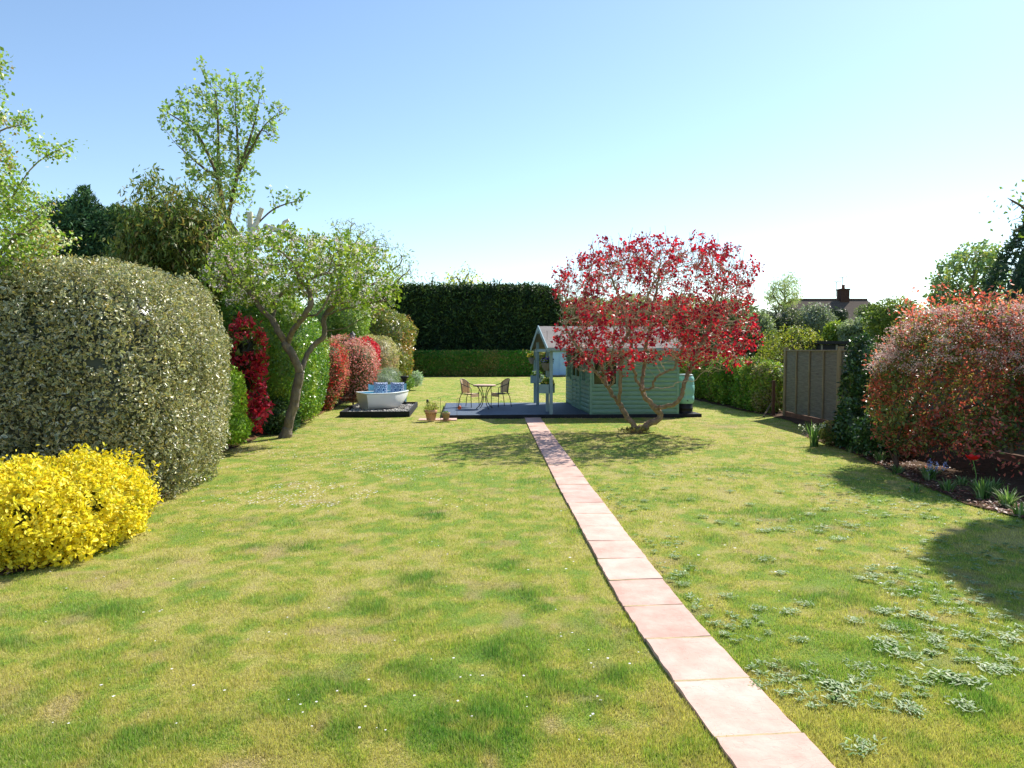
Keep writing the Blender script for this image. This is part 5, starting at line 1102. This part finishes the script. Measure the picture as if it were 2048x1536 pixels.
# bungalow
hd = 60.0; hxl, hxr = D(1598, 620, hd).x, D(1775, 620, hd).x
ho = thing('bungalow', 'distant bungalow with a grey-brown tiled roof and brick chimney', 'house', ((hxl + hxr) / 2, hd + 3, 0)); hwid = (hxr - hxl) / 2; zr_ = D(1700, 599.5, hd + 3).z; ze_ = zr_ - 2.0
TILE = mat('roof_tile', hx('#5c524b'), .95, .05, var=.12, vscale=3, bump=.5, bscale=25); BRICK = mat('brick', hx('#463430'), .9, .1, var=.25, vscale=14, bump=.4)
m = MB(); m.box(-hwid + .4, hwid - .4, -3, 3, 0, ze_); m.build('wall', mat('render_wall', hx('#c9c0ae'), .9, var=.08), ho)
m = MB(); m.box(-1.2, .6, -3.06, -3.01, 1.0, 2.1); wf = m.build('window', mat('white_frame', hx('#e8e8e4'), .5), ho); m = MB(); m.box(-1.1, .5, -3.075, -3.065, 1.08, 2.02); m.build('pane', GLASS, wf)
m = MB(); rid = .25
m.add([(-hwid, -3.4, ze_ - .15), (hwid, -3.4, ze_ - .15), (hwid - rid, 0, zr_), (-hwid + rid, 0, zr_), (-hwid, 3.4, ze_ - .15), (hwid, 3.4, ze_ - .15)], [(0, 1, 2, 3), (5, 4, 3, 2), (1, 5, 2), (4, 0, 3), (0, 4, 5, 1)])
rf2 = m.build('roof', TILE, ho); m = MB(); m.tube([(-hwid + rid, 0, zr_ + .02), (hwid - rid, 0, zr_ + .02)], .09, 8); m.build('ridge_tiles', mat('ridge_tile', hx('#5c4c44'), .9), rf2)
cxp = D(1686, 600, hd + 3).x - (hxl + hxr) / 2
m = MB(); m.box(cxp - .38, cxp + .38, -.4, .4, zr_ - .6, zr_ + .82); m.box(cxp - .43, cxp + .43, -.45, .45, zr_ + .82, zr_ + .94); ch_ = m.build('chimney', BRICK, rf2)
m = MB(); m.lathe([(.14, zr_ + .94), (.12, zr_ + 1.2), (.15, zr_ + 1.22), (.12, zr_ + 1.3)], 12, (cxp, 0, 0)); m.build('chimney_pot', mat('clay_pot', hx('#6c4438'), .9), ch_)
for (dx, hgt) in ((.1, 2.0), (-.42, 1.6)):
    m = MB(); m.tube([(cxp + dx, .42, zr_ + .3), (cxp + dx, .42, zr_ + hgt)], .025, 5); m.tube([(cxp + dx - .3, .42, zr_ + hgt), (cxp + dx + .4, .42, zr_ + hgt + .05)], .02, 4)
    for q in range(5): m.tube([(cxp + dx - .2 + q * .14, .42, zr_ + hgt - .12), (cxp + dx - .2 + q * .14, .42, zr_ + hgt + .14)], .01, 4)
    m.build('aerial', METAL, rf2)
# low dark shed behind fence
ds = D(1685, 705, 25); o = thing('neighbour_shed', 'low dark shed with a black flat roof behind the fence', 'shed', (ds.x, 25.8, 0)); zt = D(1685, 682, 25).z
m = MB(); m.box(-.75, .95, -.7, .9, 0, zt - .12); m.build('wall', DARKW, o)
m = MB(); m.box(-.85, 1.05, -.85, 1.0, zt - .1, zt); m.build('roof', mat('black_felt', hx('#2a2a30'), .7), o)
for k in range(4): m = MB(); m.box(-.72 + k * .52, -.66 + k * .52, -.72, -.703, .1, zt - .13); m.build('batten', mat('grey_batten', hx('#8c8a84'), .8), o)
# fence: overlap panels with posts and gravel boards
FENW = mat('weathered_fence', hx('#78746c'), .9, .1, var=.3, vscale=3, stretch=(1, 1, 9), bump=.7, bscale=14); FPOST = mat('fence_post', hx('#8c7f66'), .9, .1, var=.25, vscale=5, stretch=(3, 3, .6), bump=.4)
GRAVB = mat('gravel_board', hx('#7a5a4c'), .9, .1, var=.25)
fpts = [D(1568, 832, 20.9), D(1676, 860, 17.6)]; fpts = [Vector((8.0, 20.9, 0)), Vector((8.06, 17.55, 0)), Vector((8.3, 15.5, 0)), Vector((8.5, 13.3, 0)), Vector((8.7, 11.1, 0)), Vector((8.85, 9.0, 0)), Vector((9.0, 6.9, 0))]
rf_ = random.Random(3)
fnames = ['weathered grey larch-lap fence panel with four battens left of the pink photinia', 'fence panel behind the dark camellia', 'fence panel hidden behind the middle of the photinia', 'fence panel behind the photinia and its lower stems', 'brown fence panel showing at the right edge under the photinia', 'fence panel just past the right edge by the tulip']
for i in range(len(fpts) - 1):
    a, b_ = fpts[i], fpts[i + 1]; L_ = (b_ - a).length; ang_ = math.atan2((b_ - a).y, (b_ - a).x)
    if i > 0 and i < 3 and False: pass
    o = thing('garden_fence', fnames[i], 'fence panel', a, ang_, 'larch-lap fence panels on the right boundary'); tp_ = 1.93
    m = MB(); z = .16; 
    while z < tp_ - .06:                                        # wavy overlapping boards, facing the lawn (local -y side is towards... both)
        nseg = 14; ph = rf_.uniform(0, 6); wav = [.008 * math.sin(ph + q * .9) + rf_.uniform(-.003, .003) for q in range(nseg + 1)]
        V = []
        for q in range(nseg + 1):
            x = .05 + (L_ - .1) * q / nseg; V += [Vector((x, -.012, z + wav[q])), Vector((x, -.004, z + .125)), Vector((x, .006, z + .125)), Vector((x, .004, z + wav[q]))]
        fs = [(q * 4 + s, (q + 1) * 4 + s, (q + 1) * 4 + (s + 1) % 4, q * 4 + (s + 1) % 4) for q in range(nseg) for s in range(4)]; m.add(V, fs); z += .098
    m.build('boards', FENW, o)
    m = MB()
    for k in range(1, 4): x = L_ * k / 4; m.box(x - .022, x + .022, -.05, -.016, .16, tp_ - .02)
    m.box(.05, .09, -.05, -.016, .16, tp_ - .02); m.box(L_ - .09, L_ - .05, -.05, -.016, .16, tp_ - .02); m.box(.05, L_ - .05, -.055, .02, tp_ - .018, tp_ + .006); m.build('battens', FPOST, o)
    m = MB(); m.box(.05, L_ - .05, -.02, .012, -.02, .15); m.build('gravel_board', GRAVB, o)
for i, a in enumerate(fpts):
    o = None; m = MB(); m.box(-.05, .05, -.05, .05, 0, 2.0); m.box(-.06, .06, -.06, .06, 2.0, 2.025); o = m.build('fence_post', FPOST, None, .004, loc=a)
    tag(o, ['timber fence post at the far left end of the weathered panel', 'timber post between the weathered panel and the camellia', 'timber fence post hidden behind the camellia', 'timber fence post behind the middle of the photinia', 'timber fence post behind the right part of the photinia', 'timber fence post at the right edge of the photo', 'timber fence post past the right edge'][i], 'post', 'fence posts on the right boundary')
q = G(1562, 834); m = MB(); m.box(-.04, .04, -.04, .04, 0, 1.05); o = m.build('old_post', mat('rusty_wood', hx('#5c4034'), .9, var=.3), None, .004, loc=(q.x - .12, q.y + .3, 0)); tag(o, 'short dark rotten post beside the first fence post', 'post')
m = MB(); m.tube([G(1527, 834), D(1543, 805, 21.6), D(1552, 780, 22)], [.03, .025, .015], 6); o = m.build('leaning_stick', BARK_DARK, None); tag(o, 'bent brown stick leaning against the bronze shrub', 'stick')
m = MB(); m.tube([D(1380, 689, 32), D(1480, 690, 29), D(1566, 693, 26)], .012, 4); m.tube([D(1380, 697, 32), D(1480, 698, 29), D(1566, 699, 26)], .012, 4); o = m.build('wire', METAL, None); tag(o, 'pair of thin wires strung behind the green hedge', 'wire')
# camellia and small plants
bush('camellia_shrub', 'dark glossy-leaved camellia between the fence panel and the photinia', 'shrub', [E(1728, 790, 14.6, 42, 104, .5, 2.2), E(1706, 860, 14.0, 34, 60, .45), E(1722, 710, 15.0, 26, 44, .4), E(1775, 872, 12.9, 62, 52, .45, 2.2)], 9800, .075,
     [hx('#35552c'), hx('#46683a'), hx('#6f8a44'), hx('#2a4526')], [4, 4, 1.5, 3], mt=GLOSSY, W=.5, flat=.25, corek=.55, thick=.4, seed=120, rough=.25, rs=2, gap=.3, gs=3)
bush('skimmia_shrub', 'low rounded shrub with pinkish buds by the bed edge', 'shrub', [E(1668, 868, 14.4, 24, 26, .35, 2.2)], 1500, .05, [hx('#6f7c38'), hx('#a08468'), hx('#52683a'), hx('#8c9048')], W=.42, corek=.75, seed=121)
def straps(name, label, loc, n, h, cols, seed, spread=.5, W=.014, cat='plant', group=None, flower=None):
    r = np.random.default_rng(seed); Vs = []; F_ = []; C = []; o_ = 0
    for k in range(n):
        a = r.random() * 6.28; b_ = r.uniform(.1, spread); H = h * r.uniform(.6, 1.1); s = np.array([math.cos(a), math.sin(a), 0]); t = np.array([-s[1], s[0], 0]) ; c = np.array(cols[r.integers(len(cols))]) * r.uniform(.8, 1.2)
        p0 = s * r.uniform(0, .06 + h * .1); seg = 5
        for j in range(seg + 1):
            u = j / seg; bend = b_ * u ** 2 * H * 1.1; p = p0 + s * bend + np.array([0, 0, H * (u - .35 * b_ * u ** 3)]); w_ = W * (1 - u) ** .6 + .001
            Vs += [p - t * w_, p + t * w_]; C += [c, c]
            if j < seg: F_.append((o_ + 2 * j, o_ + 2 * j + 1, o_ + 2 * j + 3, o_ + 2 * j + 2))
        o_ += 2 * (seg + 1)
    parts = [(np.array(Vs), [np.array(F_)], np.array(C), 0)]
    if flower is not None:
        fc, fn = flower; P = np.repeat(r.normal(size=(fn, 3)) * [h * .35, h * .35, .03] + [0, 0, h * .8], 12, 0) + r.normal(size=(fn * 12, 3)) * [.012, .012, .03]
        V, Fs, Cc = leaves(P, r.normal(size=P.shape), .03, .6, palette(len(P), fc, None, .1, r), r=r); parts.append((V, Fs, Cc, 0))
    V, Fs, Cc, M = merge(parts); o = np_obj(name, V, Fs, LEAF, None, Cc); o.location = loc; return tag(o, label, cat, group)
SG = [hx('#5f8440'), hx('#7fa058'), hx('#4a6c38')]
straps('iris_clump', 'upright clump of sword leaves with white blooms beside the fence shadow', G(1627, 893), 60, .52, SG, 1, .35, .013, flower=([hx('#e8ece4')], 7))
for i, (px, py, h, n, lab, fl) in enumerate(((1760, 925, .22, 40, 'small strappy clump under the camellia edge', None), (1858, 962, .26, 110, 'bluebell clump at the foot of the photinia stems', ([hx('#8f98d0'), hx('#b8bce8')], 9)), (1895, 985, .2, 60, 'grassy clump right of the bluebells on the leaf litter', None),
        (1965, 1000, .3, 80, 'long-leaved clump below the red tulip', None), (2015, 1015, .26, 70, 'arching leaf clump near the right edge of the bed', None), (1830, 985, .14, 50, 'low spiky clump on the edge of the lawn', None), (2040, 1034, .2, 60, 'green clump at the right picture edge', None), (1795, 948, .16, 60, 'small grassy clump between the camellia and the bluebells', None), (1925, 972, .16, 60, 'short dark clump behind the bluebell clump', None), (1700, 905, .14, 50, 'tiny clump in the shade below the camellia', None), (1990, 985, .22, 60, 'tall thin-leaved clump just right of the tulip stem', None))):
    straps('leafy_clump', lab, G(px, py), n, h, SG + [hx('#9cb080')], 10 + i, .8, .010, flower=fl, group='bulb leaf clumps in the right bed')
tl = G(1950, 985); o = thing('tulip', 'single bright red tulip standing in the right bed', 'flower', tl); zt = D(1944, 916, tl.y).z
m = MB(); m.tube([(0, 0, 0), (.01, 0, zt * .5), (-.04, 0, zt - .03)], .006, 6); m.build('stem', mat('tulip_stem', hx('#6c9448'), .6), o)
m = MB()
for k in range(6):
    a = k * math.pi / 3 + .2; q = [(0, -.03), (.045, -.015), (.075, .02), (.095, .04)]; V = []
    for j, (rr2, zz) in enumerate(q): w_ = [.008, .036, .045, .012][j]; V += [Vector((-.04 + rr2 * math.cos(a) - w_ * math.sin(a), rr2 * math.sin(a) + w_ * math.cos(a), zt + zz)), Vector((-.04 + rr2 * math.cos(a) + w_ * math.sin(a), rr2 * math.sin(a) - w_ * math.cos(a), zt + zz))]
    m.add(V, [(0, 1, 3, 2), (2, 3, 5, 4), (4, 5, 7, 6)], 0, True)
m.build('petals', mat('tulip_red', hx('#e0201c'), .5), o)
# leaf litter
def scatter_leaves(name, label, n, fn, size, cols, seed, z=.03, W=.5, mt=LEAF, cat='leaves'):
    r = np.random.default_rng(seed); X, Y = fn(r, n); P = np.c_[X, Y, z + r.random(len(X)) * .02]
    V, Fs, C = leaves(P, np.tile([0, 0, 1.0], (len(P), 1)), size * (1 + r.normal(size=len(P)) * .3).clip(.4, 1.8), W, palette(len(P), cols, None, .15, r), 'diamond', None, .8, r=r)
    return tag(np_obj(name, V, Fs, mt, None, C), label, cat, None, 'stuff')
def bedR(r, n):
    y = r.uniform(8, 17, n); x = edge_x(RIGHT_EDGE, y) + np.abs(r.normal(size=n)) * .5 - .06; return x, y
scatter_leaves('leaf_litter', 'reddish brown fallen leaves on the right border soil', 2600, bedR, .05, [hx('#7c4440'), hx('#8c5c54'), hx('#5c3830'), hx('#b89a90'), hx('#6c5a44')], 130)
def bedL(r, n):
    y = r.uniform(5, 24, n); x = edge_x(LEFT_EDGE, y) - np.abs(r.normal(size=n)) * .35 + .04; return x, y
scatter_leaves('leaf_litter', 'brown fallen leaves along the left border', 3800, bedL, .05, [hx('#8c5c48'), hx('#a08060'), hx('#6c4a38'), hx('#b89a7c')], 131)
# photinia
ph = (G(1835, 950).x, G(1835, 950).y + .6, 0)
PHL = [E(1925, 712, 11.7, 150, 108, 1.2, 2.0), E(2010, 740, 11.4, 130, 140, 1.0, 2.1), E(1830, 785, 11.9, 94, 104, .9, 2.0), E(2120, 690, 11.8, 110, 112, 1.1), E(1960, 850, 11.0, 110, 56, .6), E(1812, 868, 11.4, 62, 48, .5)]
PHT = [(c, Rr * .93, p) for c, Rr, p in PHL]
PH = tree('photinia_shrub', 'large red-leaved photinia with clouds of pinkish flower heads on the right', 'shrub',
     [[ph, (ph[0], ph[1], .5), (ph[0] + .3, ph[1] - .1, 1.2), (ph[0] + .7, ph[1] - .2, 2.0)], [ph, (ph[0] - .2, ph[1], .7), L3(1820, 760, 11.9)], [(ph[0], ph[1], .3), (ph[0] + .5, ph[1] - .4, .9), L3(1990, 790, 11.2), L3(2050, 700, 11.2)], [(ph[0], ph[1], .2), L3(1900, 900, 10.8), L3(1960, 870, 10.2), L3(2020, 850, 10)], [L3(1900, 900, 10.8), L3(1990, 915, 10.0), L3(2040, 930, 9.7)]],
     PHT, natt=2000, step=.12, dinf=.9, dkill=.18, tip=.0045, trunk_r=.036, bark=mat('red_bark', hx('#5f4c42'), .85, .15, var=.3), up=.03,
     leaf=dict(n=9, size=.068, cols=[hx('#cf6c5c'), hx('#b8705c'), hx('#86924c'), hx('#e0927c'), hx('#a4a45a'), hx('#647848')], wts=[4, 3, 3.4, 2.5, 2, 2.5], W=.42, spread=.085, flat=.25, desc=2.0, cap=46000, mt=PHOT, cs=1.0), seed=140, shoots=(1.2, 700, .5))
rp_, Np, Pp_, Rp = PH
bush(None, None, None, [(c, Rr * .88, p) for c, Rr, p in PHL], 19000, .07, [hx('#7a8a44'), hx('#566c38'), hx('#a8624e'), hx('#c06450'), hx('#909a50')], [3, 3.5, 2.5, 2, 2], W=.42, flat=.2, thick=.55, corek=0, seed=143, gap=.46, gs=1.8, mt=PHOT, parent=rp_, part='inner_foliage', rough=.2, rs=1.2)
rb = np.random.default_rng(78)
P, N = shell(PHT, 2400, .12, .2, 1.2, 141, .5, r=rb); k_ = (N[:, 2] > -.1) & (P[:, 2] > 1.55); P, N = P[k_], N[k_]
Q = np.repeat(P, 26, 0) + rb.normal(size=(len(P) * 26, 3)) * [.06, .06, .022] + np.repeat(N, 26, 0) * .03
V, Fs, C = leaves(Q, np.tile([0, 0, 1.0], (len(Q), 1)), .022, .95, palette(len(Q), [hx('#e6c4b8'), hx('#f0dcd2'), hx('#d8a094'), hx('#e0aea2')], [4, 3, 2, 2], .1, rb), 'diamond', r=rb)
np_obj('flower_heads', V, Fs, PETAL, rp_, C, tuple(rp_.location))
# right-hand trees
far_tree('poplar_tree', 'young pale grey-green poplar above the photinia', 1940, 24, 480, [E(1940, 560, 24, 62, 62, 1.3, 2.2), E(1895, 595, 24, 34, 40, .8), E(1960, 520, 24, 40, 38, .8), E(1930, 620, 24, 70, 40, 1.2)], .12, [hx('#86a070'), hx('#9cb284'), hx('#a8b060'), hx('#708c58')], 150, natt=1300, step=.17, n=16, W=.7, cap=24000, tip=.008, tr=.12, spread=.1, bark=BARK_GREY, up=.15)
conifer('conifer_tree', 'dark conifer at the right edge above the photinia', [(12.95, 17.5, 5.5, 2.5), (14.6, 18.5, 6.4, 2.6)], 20000, .17, [hx('#2c4434'), hx('#3c5640'), hx('#4c6448')], 151)
tree('garden_tree', 'tall leafy tree whose twigs enter at the right edge and shade the lawn', 'tree', [[(12.6, 13.0, 0), (12.6, 13, 3.5), (12.5, 13, 7), (12.4, 12.9, 9.5)], [(12.6, 13, 3.6), (11.0, 13, 4.2), L3(2080, 430, 13), L3(2040, 410, 13), L3(2015, 396, 13)]],
     [(np.array((12.4, 13.1, 8.9)), np.array((1.4, 1.4, 1.4)), 2.4), E(2040, 445, 13, 22, 34, .4), E(2030, 400, 13, 22, 14, .3)], natt=1300, step=.2, dinf=1.6, dkill=.28, tip=.006, trunk_r=.14, bark=BARK_DARK,
     leaf=dict(n=7, size=.075, cols=[hx('#6f8c3c'), hx('#8ca048'), hx('#5c7834')], W=.6, spread=.16, flat=.3, desc=1.9, cap=9000), seed=152)
bush(None, None, None, [(np.array((12.45, 12.9, 9.0)), np.array((1.8, 1.5, 1.5)), 2.8)], 16000, .15, [hx('#6f8c3c'), hx('#8ca048'), hx('#5c7834')], corek=.86, seed=153, rough=.08, back=1, parent=bpy.data.objects['garden_tree'], part='upper_crown')

# ================================================================== LAWN DETAILS
WG = [hx('#8ca070'), hx('#a8b488'), hx('#78945a'), hx('#6c9040')]
def rosette_mesh(seed, n=80, rad=.13, L=.048):
    r = np.random.default_rng(seed); k = 1; ce = r.normal(size=(k, 2)) * 0
    c = ce[r.integers(k, size=n)] + r.normal(size=(n, 2)) * rad * (.45 if n > 20 else .25); a = r.random(n) * 6.283; out = []
    d = np.c_[np.cos(a), np.sin(a), .14 + .26 * r.random(n)]; P = np.c_[c, np.full(n, .004)]
    Lr = L * (.6 + .6 * r.random(n))[:, None]; t = np.c_[-np.sin(a), np.cos(a), 0 * a]; w_ = Lr * .19
    V = np.stack([P, P + d * Lr * .4 - t * w_, P + d * Lr * .4 + [0, 0, -.004], P + d * Lr * .4 + t * w_, P + d * Lr * .8 - t * w_ * .8, P + d * Lr * .8 + [0, 0, -.003], P + d * Lr * .8 + t * w_ * .8, P + d * Lr * [1.08, 1.08, .6]], 1)
    b_ = np.arange(n)[:, None] * 8; f3 = np.concatenate([b_ + [0, 2, 1], b_ + [0, 3, 2], b_ + [4, 5, 7], b_ + [5, 6, 7]]); f4 = np.concatenate([b_ + [1, 2, 5, 4], b_ + [2, 3, 6, 5]])
    return V.reshape(-1, 3), [f3, f4], np.repeat(palette(n, WG, None, .12, r), 8, 0)
big = [(1600, 1285, 1.0), (1675, 1385, 1.25), (1870, 1285, .9), (1770, 1290, 1.1), (1800, 1315, 1.2), (1930, 1370, 1.3), (1985, 1345, 1.1), (1880, 1362, 1.0), (1825, 1428, .8), (1930, 1420, .9), (1725, 1505, 1.3), (1515, 1378, .7), (1710, 1248, .8), (1455, 1196, .8), (1520, 1222, .7),
       (1580, 1228, .8), (1610, 1212, .7), (1765, 1228, .8), (1840, 1235, .9), (1780, 1262, .7), (1990, 1236, .8), (2020, 1280, 1.0), (1530, 1120, .9), (1560, 1148, .8), (1750, 1152, .8), (1720, 1158, .7), (1640, 1100, .6), (1530, 1063, .9), (1560, 1060, .8), (1440, 1046, .8), (1475, 1050, .7), (1405, 1035, .7), (1350, 1115, .7), (1370, 1170, .7),
       (1680, 1080, .9), (1700, 1052, .9), (1620, 1030, .9), (1650, 1020, .8), (2030, 1190, .8), (1950, 1168, .7), (1790, 1100, .7), (1850, 1120, .6), (1500, 1010, .8), (1290, 1005, .7), (1330, 980, .7), (1240, 1035, .5), (1380, 1000, .7), (1460, 985, .8), (1560, 985, .8), (1420, 960, .7)]
protos = []
for i, (px, py, s) in enumerate(big):
    if i < 6:
        V, Fs, C = rosette_mesh(300 + i); o = np_obj('weed_rosette', V, Fs, LEAF, None, C); protos.append(o)
    else: o = protos[i % 6].copy(); COL.objects.link(o)
    g = G(px, py); o.location = (g.x, g.y, (fbm(np.array([[g.x, g.y]]), .8, 5, 2)[0] - .5) * .03 + .016); sv_ = s * (.6 + .3 * ((i * 37) % 10) / 10); o.scale = (sv_, sv_ * (.7 + .5 * ((i * 53) % 10) / 10), sv_); o.rotation_euler = (0, 0, i * 1.3)
    tag(o, 'silvery broad-leaved weed rosette growing flat in the lawn right of the pink path', 'weed', 'weed rosettes in the right lawn')
rw = np.random.default_rng(12); cand = []
V, Fs, C = [], [], []; off = 0
k = 0
while k < 700:
    py = rw.uniform(925, 1500) ** 1; px = rw.uniform(1180, 2048); g = G(px, py)
    if g.x < pathx(g.y) + .3 or g.x > edge_x(RIGHT_EDGE, g.y) - .1: continue
    if fbm(np.array([[g.x, g.y]]), .9, 44, 2)[0] < .5 or rw.random() > min(1, g.y / 9): continue
    v, fl, cc = rosette_mesh(1000 + k, 14, .05, .034); v = v * rw.uniform(.6, 1.1) + [g.x, g.y, .014]; V.append(v); C.append(cc); Fs += [q + off for q in fl]; off += len(v); k += 1
o = np_obj('ground_weeds', np.concatenate(V), Fs, LEAF, None, np.concatenate(C)); tag(o, 'scattered small silvery weeds through the right lawn', 'weeds', None, 'stuff')
def daisies(name, label, n, seed, fn, rad):
    r = np.random.default_rng(seed); x, y = fn(r, n); n = len(x); L = rad * (.6 + .8 * r.random(n))[:, None]; a = r.random(n)[:, None] * 6.28 + np.arange(6)[None] * 1.047
    L = L * r.uniform(.6, 1.1, (n, 6)); P = np.stack([x[:, None] + np.cos(a) * L, y[:, None] + np.sin(a) * L, np.broadcast_to(.022 + .004 * r.random((n, 1)), (n, 6))], -1); f = np.arange(n * 6).reshape(n, 6)
    return tag(np_obj(name, P.reshape(-1, 3), [f], PETAL, None, np.tile(hx('#f2eef0'), (n * 6, 1)) * 1.0), label, 'petals', None, 'stuff')
def fnA(r, n):
    py = r.uniform(850, 1020, n); px = r.normal(640, 130, n); d = F * CAMH / (py - 701); x = (px - 1024) / F * d; k = (x > edge_x(LEFT_EDGE, d) + .1) & (fbm(np.c_[x, d], 1.3, 50, 2) > .47); return x[k], d[k]
daisies('daisies', 'tiny white daisies and fallen blossom on the lawn near the apple tree', 1700, 61, fnA, .012)
def fnB(r, n):
    py = r.uniform(880, 1536, n); px = r.uniform(0, 1300, n); d = F * CAMH / (py - 701); x = (px - 1024) / F * d; k = (x > edge_x(LEFT_EDGE, d) + .1) & (np.abs(x - pathx(d)) > .3); return x[k], d[k]
daisies('fallen_petals', 'single white petals dotted over the left lawn', 110, 62, fnB, .008)
def fnC(r, n):
    py = r.uniform(900, 1200, n); px = r.uniform(1120, 1900, n); d = F * CAMH / (py - 701); x = (px - 1024) / F * d; k = (x < edge_x(RIGHT_EDGE, d) - .1) & (np.abs(x - pathx(d)) > .3); return x[k], d[k]
daisies('fallen_petals', 'pale petals dotted over the right lawn', 90, 63, fnC, .011)
